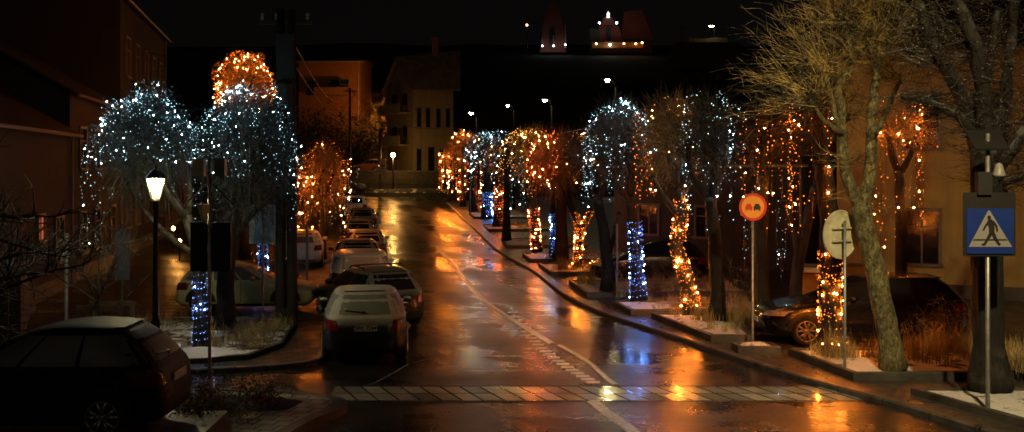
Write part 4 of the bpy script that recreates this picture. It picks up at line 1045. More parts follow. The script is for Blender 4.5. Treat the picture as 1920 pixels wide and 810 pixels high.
g = MB(); g.lathe([(.13, .14), (.125, .12), (.05, -.12), (.03, -.16)], (-.1, -.03, 3.15), n=4); g.build('flood_lamp', M['disc'], t_)
g = MB(); g.tube([(-.08, -.02, 2.98), (-.02, -.04, 2.9), (.02, -.045, 2.7), (.02, -.04, 2.2)], .012, 6); g.build('cable', M['grey'], t_)
# grey-blue sign back
Y = 26.5
t_ = thing('plain_sign', 'grey-blue rectangular back of a sign on a slim post', 'road sign', (X_(493, Y), Y, .2), 0)
sign_pole(t_, Z_(384, Y) - .2, .03)
w_ = 53 * Y / F; h_ = 73 * Y / F
plate(t_, 'sign_plate', w_, h_, Z_(421, Y) - .2, .04, 'signback', .02)
g = MB()
for dz in (-.28, .2): g = MB(); g.box((0, -.012, Z_(421, Y) - .2 + dz), (w_ * .96, .05, .03)); g.build('clamp_rail', M['signback'], t_)
# amber round sign
Y = 23.4; zc = Z_(388, Y)
t_ = thing('round_sign', 'round amber sign with red rim and two little cars, facing the camera', 'road sign', (X_(1411, Y), Y, .1), 0)
sign_pole(t_, zc + .25, .03)
def disc(t_, name, r, z, y, mat, r0=0, th=None):
    g = MB(); n = 40
    if r0: g.grid([[(q * math.cos(k * 2 * math.pi / n), y, z + q * math.sin(k * 2 * math.pi / n)) for k in range(n + 1)] for q in (r, r0)])
    else: g.face([(r * math.cos(k * 2 * math.pi / n), y, z + r * math.sin(k * 2 * math.pi / n)) for k in range(n)])
    if th: g.face([(r * math.cos(k * 2 * math.pi / n), y + th, z + r * math.sin(k * 2 * math.pi / n)) for k in range(n)]); g.grid([[(r * math.cos(k * 2 * math.pi / n), y + q, z + r * math.sin(k * 2 * math.pi / n)) for k in range(n + 1)] for q in (0, th)])
    return g.build(name, mat if not isinstance(mat, str) else M[mat], t_)
zz = zc - .1
p_ = disc(t_, 'sign_disc', .30, zz, -.04, 'amber', th=.02)
disc(p_, 'red_rim', .302, zz, -.043, 'red', .245)
for sx, mt in ((-1, 'red'), (1, 'black')):
    g = MB(); x0 = sx * .09
    g.face([(x0 + a, -.0445, zz + b) for a, b in ((-.075, -.06), (.075, -.06), (.08, .005), (.062, .02), (.042, .07), (-.042, .07), (-.062, .02), (-.08, .005))])
    g.face([(x0 + a, -.0447, zz + b - .03) for a, b in ((-.07, -.055), (-.045, -.055), (-.045, -.02), (-.07, -.02))]); g.face([(x0 + a, -.0447, zz + b - .03) for a, b in ((.045, -.055), (.07, -.055), (.07, -.02), (.045, -.02))])
    g.build('car_symbol', M[mt], p_)
# round disc seen from behind
Y = 19.9; zc = Z_(440, Y)
t_ = thing('round_sign', 'pale back of a round sign turned sideways beside the leaning tree', 'road sign', (X_(1584, Y), Y, .24), rad(31))
sign_pole(t_, zc - .24 + .25, .028)
zz = zc - .24; p_ = disc(t_, 'sign_disc', .455, zz, .10, 'disc', th=.02)
g = MB(); n = 40
g.grid([[(q * math.cos(k * 2 * math.pi / n), .098 - .012 * (1 if 0 < j < 3 else 0), zz + q * math.sin(k * 2 * math.pi / n)) for k in range(n + 1)] for j, q in enumerate((.46, .455, .435, .43))]); g.build('rim', M['disc'], p_)
for dz in (-.12, .12): g = MB(); g.box((0, .065, zz + dz), (.5, .06, .03)); g.build('clamp_rail', M['disc'], p_)
# slim posts
for px, py, top, Y, lab in ((576, 560, 425, 33, 'thin dark post with bulbs hanging behind the twin utility pole'), (1157, 552, 420, 31.9, 'slim bare post beside the dark forked tree'), (882, 405, 350, 80, 'slim post at the far corner of the pavement')):
    t_ = thing('post', lab, 'post', (X_(px, Y), Y, zg(Y) + .1)); sign_pole(t_, Z_(top, Y) - zg(Y) - .1, .045 if px == 576 else .03, 'grey')
    g = MB(); g.lathe([(.09, 0), (.09, .04), (.05, .08)], (0, 0, 0), n=10); g.build('foot', M['grey'], t_)
# white post with small box, banner, brick pier
Y = 25; t_ = thing('sign_post', 'white post with a pale box sign near the bare sapling', 'sign post', (X_(124, Y), Y, 0)); sign_pole(t_, Z_(438, Y), .045, 'white')
g = MB(); g.box((-.12, 0, 2.08), (.1, .25, .52)); g.build('box_sign', M['white'], t_); g = MB(); g.box((-.06, 0, 1.86), (.06, .06, .03)); g.box((-.06, 0, 2.3), (.06, .06, .03)); g.build('bracket', M['steel'], t_)
Y = 30; t_ = thing('banner', 'hanging pale banner on a post by the house row', 'banner', (X_(229, Y), Y, 0), rad(25)); sign_pole(t_, 2.35, .035, 'grey')
g = MB(); g.grid([[(-.2 + .4 * i / 6, -.05 + .015 * math.sin(i * 1.3 + j), Z_(525, Y) + (Z_(432, Y) - Z_(525, Y)) * j / 8) for i in range(7)] for j in range(9)]); g.build('cloth', simple('banner_cloth', (.30, .31, .33), .7, .6, 3), t_)
g = MB(); g.tube([(-.22, -.05, 2.28), (.22, -.05, 2.28)], .015, 6); g.build('crossbar', M['grey'], t_)
Y = 24.5
for px, lab in ((12, 'brick gate pier at the left edge of the picture'), (36, 'second brick gate pier just right of the edge one')):
    t_ = thing('gate_pier', lab, 'gate pier', (X_(px, Y), Y, 0)); g = MB(); g.box((0, 0, .78), (.26, .4, 1.56)); g.build('shaft', M['brick'], t_); g = MB(); g.box((0, 0, 1.60), (.34, .48, .07)); g.box((0, 0, 1.66), (.24, .36, .06)); g.build('cap', M['conc'], t_)
# tree guard with sapling
Y = 22.0; x0, x1 = X_(157, Y), X_(240, Y)
t_ = thing('tree_guard', 'low dark wooden tree guard around the bare sapling', 'tree guard', ((x0 + x1) / 2, Y, 0))
hw = (x1 - x0) / 2; zt = Z_(570, Y)
for sx in (-1, 1):
    for sy in (-.35, .35): g = MB(); g.box((sx * (hw - .04), sy, zt / 2), (.08, .08, zt)); g.build('leg', M['wood'], t_)
for yy, z, hh in ((-.35, zt - .03, .1), (.35, zt - .03, .1), (-.37, zt - .28, .07)): g = MB(); g.box((0, yy, z), (hw * 2.0 + .04, .05, hh)); g.build('rail', M['wood'], t_)
def bare_tree(label, base, h, r, n, spread, mat='bark_dark', bias=(0, 0)):
    t_ = thing('sapling', label, 'tree', base, 0); B = Vector(base); g = MB(); tr = [Vector((0, 0, 0)), Vector((.02, 0, h * .3)), Vector((-.02, .02, h * .55)), Vector((.03, 0, h))]
    g.tube(tr, [r, r * .85, r * .6, r * .15], 8); g.build('trunk', M[mat], t_, True)
    for k in range(n):
        z = h * R.uniform(.25, .8); a = R.uniform(0, 6.28); d = Vector((math.cos(a) * spread + bias[0], math.sin(a) * spread + bias[1], R.uniform(.25, .9)))
        g = MB(); p = twig(g, Vector((0, 0, z)), d, h * R.uniform(.35, .65), r * .42, 5, 0, .16, 5)
        for q in p[1:]:
            for _ in range(3): pp = twig(g, q, d.normalized() + rdir() * .9, h * R.uniform(.1, .26), r * .17, 3, 0, .22, 3); twig(g, pp[2], d.normalized() + rdir(), h * .1, r * .1, 3)
        g.build('branch', M[mat], t_, True)
bare_tree('bare sapling rising from the wooden tree guard', (X_(186, Y), Y, 0), 2.9, .05, 9, .75)
bare_tree('large bare tree reaching in from the left edge', (X_(-60, 19.5), 19.5, 0), 4.2, .12, 14, .8, bias=(.55, 0))

# ------------------------------------------------------------------ poles and cables
def utility_pole(label, x, y, z0, h, twin=False, arms=True):
    t_ = thing('utility_pole', label, 'utility pole', (x, y, z0), 0, 'utility poles')
    for sx in ((-.10, .17) if twin else (0,)):
        g = MB(); g.lathe([(.14, -.05), (.12, h * .5), (.10, h), (.02, h + .03)], (sx, 0, 0), n=12, close=False); g.build('post', M['polewood'], t_, True)
    if twin:
        g = MB()
        for z in (1.6, 3.2, h - 1): g.box((.03, 0, z), (.3, .1, .08))
        g.build('brace', M['polewood'], t_)
        g = MB(); g.box((.03, 0, h * .84), (.42, .32, 1.3)); g.lathe([(.2, 0), (.2, .5), (.12, .6)], (.03, -.2, h * .7), n=12); g.build('transformer', M['polewood'], t_)
    if arms:
        g = MB(); g.box((0, 0, h - .3), (1.3, .09, .1)); g.build('crossarm', M['polewood'], t_)
        for sx in (-.55, -.2, .2, .55): g = MB(); g.lathe([(.02, 0), (.05, .05), (.03, .1), (.05, .14), (.02, .18)], (sx, 0, h - .25), n=8); g.build('insulator', M['grey'], t_)
    return t_
Yp = 26.0; utility_pole('dark twin utility pole standing at the kerb behind the dark estate car', X_(534, Yp), Yp, .1, 7.75, True)
Yq = 104; utility_pole('tall thin utility pole beyond the parked cars', X_(656, Yq), Yq, zg(Yq), Z_(165, Yq) - zg(Yq), False)
Yr = 106; utility_pole('short thin pole behind the white notice board', X_(713, Yr), Yr, zg(Yr), Z_(245, Yr) - zg(Yr), False, False)
def cable(label, a, b, sag, r=.014):
    a, b = Vector(a), Vector(b); g = MB(); g.tube([a.lerp(b, i / 14) - Vector((0, 0, sag * 4 * (i / 14) * (1 - i / 14))) - a for i in range(15)], r, 4)
    o = g.build('overhead_cable', M['wire']); o.location = a; tag(o, label, 'cable', 'overhead cables')
cable('cable from the twin pole up to the tall dark house', P(540, 60, Yp), (-17.4, 50, 9.5), .4)
cable('upper cable from the twin pole to the far utility pole', P(545, 70, Yp), P(650, 166, Yq), 1.4)
cable('lower cable from the twin pole to the far utility pole', P(545, 110, Yp), P(664, 170, Yq), 1.8)
cable('cable from the far utility pole to the gabled house', P(660, 170, Yq), P(790, 200, 111), 1.2, .02)
cable('second cable from the far utility pole to the gabled house', P(660, 175, Yq), P(845, 235, 111), 1.5, .02)
cable('cable from the far utility pole to the short pole', P(660, 250, Yq), P(713, 247, Yr), .3, .018)
cable('cable crossing above the far tree crowns', P(850, 238, 108), P(1100, 240, 66), .8, .016)
cable('cable running over the right tree crowns towards the house', P(1100, 240, 66), P(1700, 260, 32), .5, .012)

# ------------------------------------------------------------------ cars
def lerp(a, b, u): return a + (b - a) * u
PROF = {
 'hatch': [(.20, -.455, .455, .78), (.30, -.492, .488, .86), (.48, -.50, .50, .885), (.62, -.497, .497, .89), (.72, -.492, .475, .885), (.80, -.487, .43, .88), (.87, -.48, .33, .872), (.93, -.472, .235, .862), (.98, -.462, .205, .845), (1.12, -.435, .145, .79), (1.27, -.40, .075, .72), (1.38, -.355, .0, .655), (1.435, -.315, -.06, .58), (1.462, -.25, -.12, .45), (1.47, -.2, -.17, .3)],
 'estate': [(.20, -.46, .455, .78), (.30, -.494, .488, .86), (.48, -.50, .50, .885), (.62, -.498, .497, .89), (.72, -.495, .475, .885), (.80, -.492, .43, .88), (.87, -.488, .34, .872), (.93, -.482, .245, .862), (.98, -.475, .215, .845), (1.12, -.45, .155, .79), (1.27, -.42, .09, .725), (1.38, -.385, .025, .665), (1.435, -.36, -.02, .6), (1.462, -.32, -.07, .48), (1.47, -.27, -.12, .3)],
 'van': [(.20, -.46, .455, .80), (.30, -.496, .488, .87), (.48, -.50, .50, .89), (.62, -.50, .497, .895), (.72, -.499, .48, .895), (.80, -.498, .45, .89), (.87, -.497, .39, .885), (.93, -.495, .31, .88), (.98, -.493, .29, .875), (1.12, -.488, .23, .84), (1.27, -.48, .165, .80), (1.38, -.47, .115, .76), (1.435, -.455, .085, .70), (1.462, -.43, .05, .6), (1.47, -.38, .0, .4)]}
def make_car(label, kind, loc, rz, L, W, Ht, body, gl, detail=2, rack=False, group=None, plate_txt=None, wheel_r=.315, glr=None, spokes=5, name='parked_car'):
    t_ = thing(name, label, 'car', loc, rz, group)
    hs = Ht / 1.47; ws = W / .89 / 2
    prof = [(z * hs, a * L, b * L, w * ws) for z, a, b, w in PROF[kind]]
    def sl(z):
        for p, q in zip(prof, prof[1:]):
            if p[0] <= z <= q[0]:
                u = (z - p[0]) / (q[0] - p[0]); return [lerp(p[i], q[i], u) for i in range(1, 4)]
        return list(prof[0][1:]) if z < prof[0][0] else list(prof[-1][1:])
    def ex(z): return 7.0 if z < .95 * hs else 6.0
    def ne(z): return lerp(6.0, 3.6, min(1, max(0, (z / hs - .85) / .5)))
    def sp_(z, x, s, off=.004):
        a, b, w = sl(z); xc, h = (a + b) / 2, (b - a) / 2; u = min(.999, abs((x - xc) / h)); return (x, s * (w * (1 - u ** ne(z)) ** (1 / ne(z)) + off), z)
    def rp(z, y, off=.004, front=False):
        a, b, w = sl(z); xc, h = (a + b) / 2, (b - a) / 2; u = min(.999, abs(y / w)); e = h * (1 - u ** ne(z)) ** (1 / ne(z))
        return (xc + e + off, y, z) if front else (xc - e - off, y, z)
    n = 64; g = MB(); rings = []
    zs = []
    for p, q in zip(prof, prof[1:]): zs += [p[0], lerp(p[0], q[0], .5)]
    zs.append(prof[-1][0])
    for z in zs:
        a, b, w = sl(z); xc, h = (a + b) / 2, (b - a) / 2; r = []; NE = ne(z)
        for k in range(n):
            th = 2 * math.pi * k / n; c, s = math.cos(th), math.sin(th)
            # denser sampling on the long sides
            r.append((xc + h * math.copysign(abs(c) ** (2 / NE), c), w * math.copysign(abs(s) ** (2 / NE), s), z))
        rings.append(r + [r[0]])
    g.grid(rings); b0 = len(g.v) - (n + 1); g.f.append(tuple(b0 + i for i in range(n))); g.m.append(0)
    g.f.append(tuple(range(n))[::-1]); g.m.append(0)
    bo = g.build('body', body, t_, True)
    glr = glr or gl
    def patch(f, corners, nu=8, nv=5):
        (a0, z0), (a1, z1), (a2, z2), (a3, z3) = corners; rows = []
        for j in range(nv + 1):
            v = j / nv; la, lz = lerp(a0, a3, v), lerp(z0, z3, v); ra, rz_ = lerp(a1, a2, v), lerp(z1, z2, v)
            rows.append([f(lerp(lz, rz_, i / nu), lerp(la, ra, i / nu)) for i in range(nu + 1)])
        g = MB(); g.grid(rows); return g
    zb, zt = .985 * hs, 1.36 * hs
    # windscreen and rear window
    a, b, w = sl(zb); _, _, wt = sl(zt)
    patch(lambda z, y: rp(z, y, .006, True), ((-w * .86, zb), (w * .86, zb), (wt * .84, zt), (-wt * .84, zt))).build('windscreen', gl, t_, True)
    patch(lambda z, y: rp(z, y, .006), ((-w * .80, zb + .02), (w * .80, zb + .02), (wt * .84, zt + .005), (-wt * .84, zt + .005))).build('rear_window', glr, t_, True)
    ar, br, _ = sl(zb); at_, bt, _ = sl(zt)
    Lb, Lt = br - ar, bt - at_
    segs = ((.06, .36, .06, .36), (.385, .66, .385, .70), (.685, .90, .72, .90)) if kind != 'van' else ((.05, .34, .05, .34), (.36, .63, .36, .64), (.655, .91, .665, .9))
    for s in (-1, 1):
        for (u0, u1, v0, v1) in segs:
            patch(lambda z, x: sp_(z, x, s, .006), ((ar + Lb * u0, zb), (ar + Lb * u1, zb), (at_ + Lt * v1, zt), (at_ + Lt * v0, zt)), 5, 4).build('side_window', gl, t_, True)
    # lamps
    for s in (-1, 1):
        wl = sl(.78 * hs)[2]
        q = patch(lambda z, y: rp(z, y, .012), ((s * wl * .60, .70 * hs), (s * wl * .985, .70 * hs), (s * wl * .985, .92 * hs), (s * wl * .66, .90 * hs)), 10, 4)
        lo = q.build('tail_lamp', M['lamp_red'], t_, True)
        q = patch(lambda z, y: rp(z, y, .012, True), ((s * wl * .55, .64 * hs), (s * wl * .985, .64 * hs), (s * wl * .985, .76 * hs), (s * wl * .6, .73 * hs)), 10, 3)
        q.build('headlight', M['lamp_clear'], t_, True)
        mx_ = br - .13 * L; m0 = sp_(zb, mx_, s, 0)
        g = MB(); g.lathe([(.02, -.09), (.06, -.07), (.075, 0), (.06, .07), (.02, .09)], (m0[0], m0[1] + s * .11, m0[2] + .05), 'y', 10); g.tube([m0, (m0[0], m0[1] + s * .1, m0[2] + .03)], .02, 6); g.build('wing_mirror', body, t_, True)
        if detail > 1:
            for u in (.37, .67):
                g = MB(); x = ar + Lb * u
                rows = [[sp_(lerp(.26, .97, k / 8) * hs, x + d, s, .003) for d in (-.006, .006)] for k in range(9)]; g.grid(rows); g.build('door_gap', M['trim'], t_)
                hx = x + .16; hp = sp_(.86 * hs, hx, s, .02); g = MB(); g.box(hp, (.18, .03, .03)); g.build('door_handle', body, t_)
            g = MB(); rows = [[sp_(lerp(.20, .29, k / 2) * hs, lerp(-.30 * L, .30 * L, i / 10), s, .006) for i in range(11)] for k in range(3)]; g.grid(rows); g.build('sill', M['trim'], t_)
    w_ = sl(.5 * hs)[2]
    patch(lambda z, y: rp(z, y, .008), ((-w_ * .97, .24 * hs), (w_ * .97, .24 * hs), (w_ * .97, .36 * hs), (-w_ * .97, .36 * hs)), 14, 3).build('rear_bumper', M['trim'], t_, True)
    patch(lambda z, y: rp(z, y, .010), ((-w_ * .98, .575 * hs), (w_ * .98, .575 * hs), (w_ * .98, .61 * hs), (-w_ * .98, .61 * hs)), 14, 2).build('bumper_ledge', body, t_, True)
    patch(lambda z, y: rp(z, y, .008, True), ((-w_ * .6, .28 * hs), (w_ * .6, .28 * hs), (w_ * .55, .44 * hs), (-w_ * .55, .44 * hs)), 10, 3).build('grille', M['trim'], t_, True)
    # number plates
    for fr in (False, True):
        z = .745 * hs if not fr else .5 * hs; c = Vector(rp(z, 0, .02, fr)); g = MB(); g.box(c, (.012, .52, .115)); po = g.build('number_plate', M['plate'], t_)
        if plate_txt and not fr:
            cu = bpy.data.curves.new('plate_text', 'FONT'); cu.body = plate_txt; cu.size = .118; cu.align_x = 'CENTER'; cu.align_y = 'CENTER'; cu.materials.append(M['black'])
            cu.space_character = .9; cu.offset = .002
            tmp = bpy.data.objects.new('plate_text_curve', cu); tm = bpy.data.meshes.new_from_object(tmp); bpy.data.objects.remove(tmp); tm.materials.clear(); tm.materials.append(M['black']); to = bpy.data.objects.new('plate_text', tm); C.objects.link(to); to.parent = po; to.location = c + Vector((-.0075, -.015, 0)); to.rotation_euler = (rad(90), 0, rad(-90))
            g = MB(); g.box(c + Vector((-.0066, .237, 0)), (.002, .04, .112)); g.build('plate_band', M['blue'], po)
    if detail > 0:
        c0, c1 = Vector(rp(zb + .06, .02, .02)), Vector(rp(zb + .10, .40, .02)); g = MB(); g.tube([c0, c1], .012, 5); g.lathe([(.03, -.02), (.03, .02)], c0, 'x', 10); g.build('wiper', M['trim'], t_)
        za = 1.40 * hs
        g = MB(); a_, b_, ww = sl(1.43 * hs); g.box((a_ + .02, 0, 1.425 * hs), (.16, ww * 1.45, .022)); g.build('roof_spoiler', body, t_)
    if rack:
        a_, b_, ww = sl(1.435 * hs)
        for s in (-1, 1): g = MB(); g.tube([(a_ + .25, s * ww * .93, 1.44 * hs), (a_ + .35, s * ww * .93, 1.50 * hs), (b_ - .3, s * ww * .93, 1.50 * hs), (b_ - .15, s * ww * .93, 1.43 * hs)], .018, 6); g.build('roof_rail', M['trim'], t_)
        for x in (a_ + .75, b_ - .7): g = MB(); g.box((x, 0, 1.545 * hs), (.07, ww * 2.15, .03)); g.box((x, ww * .93, 1.52 * hs), (.12, .07, .06)); g.box((x, -ww * .93, 1.52 * hs), (.12, .07, .06)); g.build('roof_bar', M['trim'], t_)
    # wheels
    wx = (.302 * L, -.302 * L)
    for x in wx:
        for s in (-1, 1):
            yo = sl(.32)[2] + .012
            g = MB(); k = 24
            ar_ = wheel_r + .055
            rows = []
            for q in (ar_ + .035, ar_ - .03, .02): rows.append([sp_(max(.19, wheel_r + q * math.sin(i * math.pi / k)), x + q * math.cos(i * math.pi / k), s, .007 if q > ar_ else .0085) for i in range(k + 1)])
            g.grid(rows); g.build('wheel_arch', M['trim'], t_)
            wh = bpy.data.objects.new('wheel', None); C.objects.link(wh); wh.parent = t_; wh.location = (x, s * (yo - .1), wheel_r); wh.empty_display_size = .05
            g = MB(); R_ = wheel_r; g.lathe([(R_ * .66, -.1), (R_ * .92, -.105), (R_ * .99, -.07), (R_, 0), (R_ * .99, .07), (R_ * .92, .112), (R_ * .68, .112), (R_ * .66, .09)], (0, 0, 0), 'y', 28); g.build('tyre', M['rubber'], wh, True)
            g = MB(); g.lathe([(R_ * .70, .114), (R_ * .66, .118), (R_ * .62, .10)], (0, 0, 0), 'y', 28, False)
            g.lathe([(.0, .116), (R_ * .2, .116), (R_ * .22, .10)], (0, 0, 0), 'y', 14, False)
            for j in range(spokes):
                a = 2 * math.pi * j / spokes + .3
                for dz in (-.13, .13):
                    c1 = Vector((math.cos(a) * R_ * .15, .108, math.sin(a) * R_ * .15)); c2_ = Vector((math.cos(a + dz * 2.1) * R_ * .67, .114, math.sin(a + dz * 2.1) * R_ * .67)); g.tube([c1, c2_], [.028, .022], 5)
            if s < 0: g.v = [(p[0], -p[1], p[2]) for p in g.v]
            g.build('rim', M['alloy'], wh, True)
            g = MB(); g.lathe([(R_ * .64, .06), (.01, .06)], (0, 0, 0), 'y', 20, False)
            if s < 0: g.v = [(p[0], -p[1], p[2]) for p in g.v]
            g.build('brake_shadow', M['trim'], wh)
    return t_
B_dark = paint('car_paint_black', (.006, .006, .008), .02)
B_frost = paint('car_paint_black_frosted', (.012, .013, .012), .92, .3, (.58, .57, .50))
B_estate = paint('car_paint_charcoal', (.016, .018, .018), .35)
B_white = paint('car_paint_white', (.75, .70, .58), .8, .35, (.85, .80, .66))
B_cream = paint('car_paint_cream', (.55, .50, .26), .4, .3, (.55, .54, .45))
B_silver = paint('car_paint_silver', (.20, .20, .19), .6, .3)
B_frost2 = paint('car_paint_dark_frosted', (.02, .02, .02), .6, .25, (.40, .37, .26))
PG = 'cars parked along the left kerb'
def along(px, roof_py, Ht, L, extra=0.0):
    # place a car by its roof line: rear centre on the ground, then half a length forward
    Y = 40.0
    for _ in range(30): Y = F * (H - zg(Y) - Ht) / (roof_py - HZ)
    return X_(px, Y), Y
def park(label, kind, px, rearY, L, W, Ht, ang, body, gl, **k):
    d = Vector((math.cos(rad(ang)), math.sin(rad(ang)))); x = X_(px, rearY) ; c = Vector((x, rearY)) + d * L / 2
    return make_car(label, kind, (c.x, c.y, zg(c.y) + .002), rad(ang), L, W, Ht, body, gl, **k)
park('frosted black hatchback seen from behind, nearest of the parked row', 'hatch', 684, 21.6, 4.2, 1.76, 1.47, 97.5, B_frost, M['glass_frost'], plate_txt='CWL 72449', group=PG)
park('black estate car with roof bars parked askew behind the frosted hatchback', 'estate', 746, 26.1, 4.5, 1.78, 1.46, 117, B_estate, M['glass'], rack=True, group=PG)
park('snow covered white van behind the black estate car', 'van', 677, 31.4, 4.2, 1.84, 1.47, 99, B_white, M['glass_half'], detail=1, group=PG, glr=paint('frosted_rear', (.5, .42, .28), .6))
for (px, roof, Ht, L, kind, body, lab) in ((670, 452, 1.46, 4.2, 'hatch', B_frost2, 'dark hatchback parked in front of the white van'), (687, 433, 1.43, 4.4, 'hatch', B_frost2, 'dark car parked third in front of the white van, slightly out of line'), (673, 412, 1.46, 4.1, 'hatch', B_silver, 'pale roofed car parked in the middle of the row'), (680, 392, 1.46, 4.3, 'estate', B_frost2, 'dark car parked last but one in the row'), (666, 369, 1.6, 4.2, 'van', B_white, 'pale tall car parked farthest up the row')):
    x, Y = along(px, roof, Ht, L)
    park(lab, kind, px, Y, L, 1.78, Ht, 98.8, body, M['glass'], detail=1, group=PG)
make_car('cream small car standing sideways behind the tree bed', 'hatch', (-7.25, 29.3, .11), rad(4), 3.7, 1.62, 1.33, B_cream, M['glass_half'], 2)
make_car('snow roofed car on the verge beside the weeping orange tree', 'hatch', (X_(566, 43), 43, .12), rad(99), 4.1, 1.74, 1.45, B_white, M['glass_half'], 1)
make_car('dark hatchback close up at the lower left, rear turned right', 'hatch', (-6.62, 15.0, .36), rad(180), 3.95, 1.8, 1.50, paint('car_paint_night', (.005, .005, .006), .02, .6, (.4, .39, .33), 0), M['glass_half'], 2, wheel_r=.325)
make_car('black estate car nosing towards the road behind the orange wound trunk', 'estate', (7.82, 24.15, .105), rad(180), 4.6, 1.8, 1.50, B_dark, M['glass'], 2, wheel_r=.33)
make_car('small dark car parked across the pavement behind the arching white tree', 'hatch', (X_(1215, 36.5), 36.5, .1), rad(180), 4.0, 1.7, 1.46, B_dark, M['glass'], 1)

# ------------------------------------------------------------------ buildings
def house(label, A, Bp, depth, z0, eave, roofh, wmat, rmat, wins=(), door=None, over=.3, gable=False, base=None, lit=()):
    A, Bp = Vector(A), Vector(Bp); L = (Bp - A).length; u = (Bp - A) / L; nrm = Vector((u.y, -u.x))   # outward
    t_ = thing('house', label, 'house', (A.x, A.y, z0), math.atan2(u.y, u.x))
    h = eave - z0
    g = MB(); g.poly_prism([(0, 0), (L, 0), (L, depth), (0, depth)], -1, h)
    if not gable:
        for x in (0, L): g.face([(x, 0, h), (x, depth, h), (x, depth / 2, h + roofh)])
    else: g.face([(0, 0, h), (L, 0, h), (L / 2, 0, h + roofh)])
    g.build('wall', wmat, t_)
    g = MB(); th = .12
    if not gable:
        k = over * roofh / (depth / 2)
        for s in (0, 1):
            y0, y1 = (-over, depth / 2) if s == 0 else (depth + over, depth / 2)
            a = [(-over, y0, h - k), (L + over, y0, h - k), (L + over, y1, h + roofh), (-over, y1, h + roofh)]
            g.face([(p[0], p[1], p[2] + th) for p in a]); g.face([(p[0], p[1], p[2] + .01) for p in a][::-1])
            for i in range(4): p, q = a[i], a[(i + 1) % 4]; g.face([(p[0], p[1], p[2] + .01), (q[0], q[1], q[2] + .01), (q[0], q[1], q[2] + th), (p[0], p[1], p[2] + th)])
    else:
        k = over * roofh / (L / 2)
        for s in (0, 1):
            x0, x1 = (-over, L / 2) if s == 0 else (L + over, L / 2)
            a = [(x0, -over, h - k), (x0, depth, h - k), (x1, depth, h + roofh), (x1, -over, h + roofh)]
            g.face([(p[0], p[1], p[2] + th) for p in a]); g.face([(p[0], p[1], p[2] + .01) for p in a][::-1])
            for i in range(4): p, q = a[i], a[(i + 1) % 4]; g.face([(p[0], p[1], p[2] + .01), (q[0], q[1], q[2] + .01), (q[0], q[1], q[2] + th), (p[0], p[1], p[2] + th)])
    g.build('roof', rmat, t_)
    for i, (x, z, w, hh) in enumerate(wins):
        g = MB(); f = .09
        for c, d in (((x, -.03, z + hh / 2 + f / 2), (w + 2 * f, .08, f)), ((x, -.05, z - hh / 2 - f / 2), (w + 2 * f + .1, .14, f)), ((x - w / 2 - f / 2, -.03, z), (f, .08, hh)), ((x + w / 2 + f / 2, -.03, z), (f, .08, hh)), ((x, -.015, z), (.05, .04, hh)), ((x, -.012, z + hh * .2), (w, .03, .04))): g.box(c, d)
        fo = g.build('window', M['frame'], t_)
        g = MB(); g.face([(x - w / 2, -.006, z - hh / 2), (x + w / 2, -.006, z - hh / 2), (x + w / 2, -.006, z + hh / 2), (x - w / 2, -.006, z + hh / 2)]); g.build('pane', lit[i] if i < len(lit) and lit[i] else M['pane'], fo)
    if door:
        x, w, hh = door; g = MB(); g.box((x, -.03, hh / 2), (w, .08, hh)); g.box((x, -.055, hh * .3), (w * .7, .06, hh * .35)); g.box((x, -.055, hh * .72), (w * .7, .06, hh * .3)); d_ = g.build('door', M['wood'], t_)
        g = MB(); g.box((x, -.15, .05), (w + .3, .4, .2)); g.build('doorstep', M['conc'], t_)
    if base: g = MB(); g.box((L / 2, -.02, base / 2), (L + .02, .08, base)); g.build('plinth', M['conc'], t_)
    g = MB(); g.tube([(L - .15, -.08, 0), (L - .15, -.08, h - .1)], .05, 6); g.build('downpipe', M['grey'], t_)
    g = MB(); g.tube([(-over, -over - .02, h - .12), (L + over, -over - .02, h - .12)], .06, 6); 
    if not gable: g.build('gutter', M['grey'], t_)
    return t_
red_lit = emit('window_glow_red', (1, .25, .10), .35)
house('low dark house nearest on the left with one reddish lit window', (-11.9, 20), (-14.9, 36), 9, 0, 5.2, 3.0, M['plaster_grey'], M['roof'], [(3, 1.7, 1.0, 1.4), (6.5, 1.7, 1.0, 1.4), (12.2, 2.2, .7, .7), (14.5, 1.7, 1, 1.4)], (9.5, 1.1, 2.2), base=.5, lit=[None, None, red_lit])
house('plain brown house with its gutter catching light, second on the left', (-15.0, 36.2), (-16.9, 46), 9, 0, 6.6, 2.6, M['plaster_brown'], M['roof'], [(2, 1.7, 1, 1.4), (4.6, 1.7, 1, 1.4), (8, 1.7, 1, 1.4), (2, 4.7, 1, 1.4), (4.6, 4.7, 1, 1.4), (8, 4.7, 1, 1.4)], base=.5)
house('tall grey house towering above the left white trees', (-17.0, 46.3), (-20.2, 62), 11, 0, 11.5, 4, M['plaster_brown'], M['roof'], [(x, z, 1.1, 1.7) for z in (2.2, 5.6, 9.0) for x in (2, 5, 8, 11, 14)], base=.6)
house('warmly lit house far down the side street', (-20.4, 62.5), (-26.5, 88), 9, .1, 5.6, 3, M['plaster_orange'], M['roof'], [(x, 2.0, 1, 1.5) for x in (2, 5, 8, 12, 16)], base=.5)
for (px, py, Y, lab) in ((325, 428, 50, 'left of two small orange lamps along the side street'), (337, 452, 46, 'right of two small orange lamps along the side street')):
    t_ = thing('lamp_post', lab, 'lamp', (X_(px, Y), Y, 0)); z = Z_(py, Y); g = MB(); g.lathe([(.05, 0), (.04, z - .12)], (0, 0, 0), n=8); g.build('post', M['iron'], t_); g = MB(); g.lathe([(.02, -.1), (.07, -.06), (.08, .03), (.02, .09)], (0, 0, z), n=10); g.build('lamp', emit('path_lamp', (1, .42, .08), 110), t_, True)
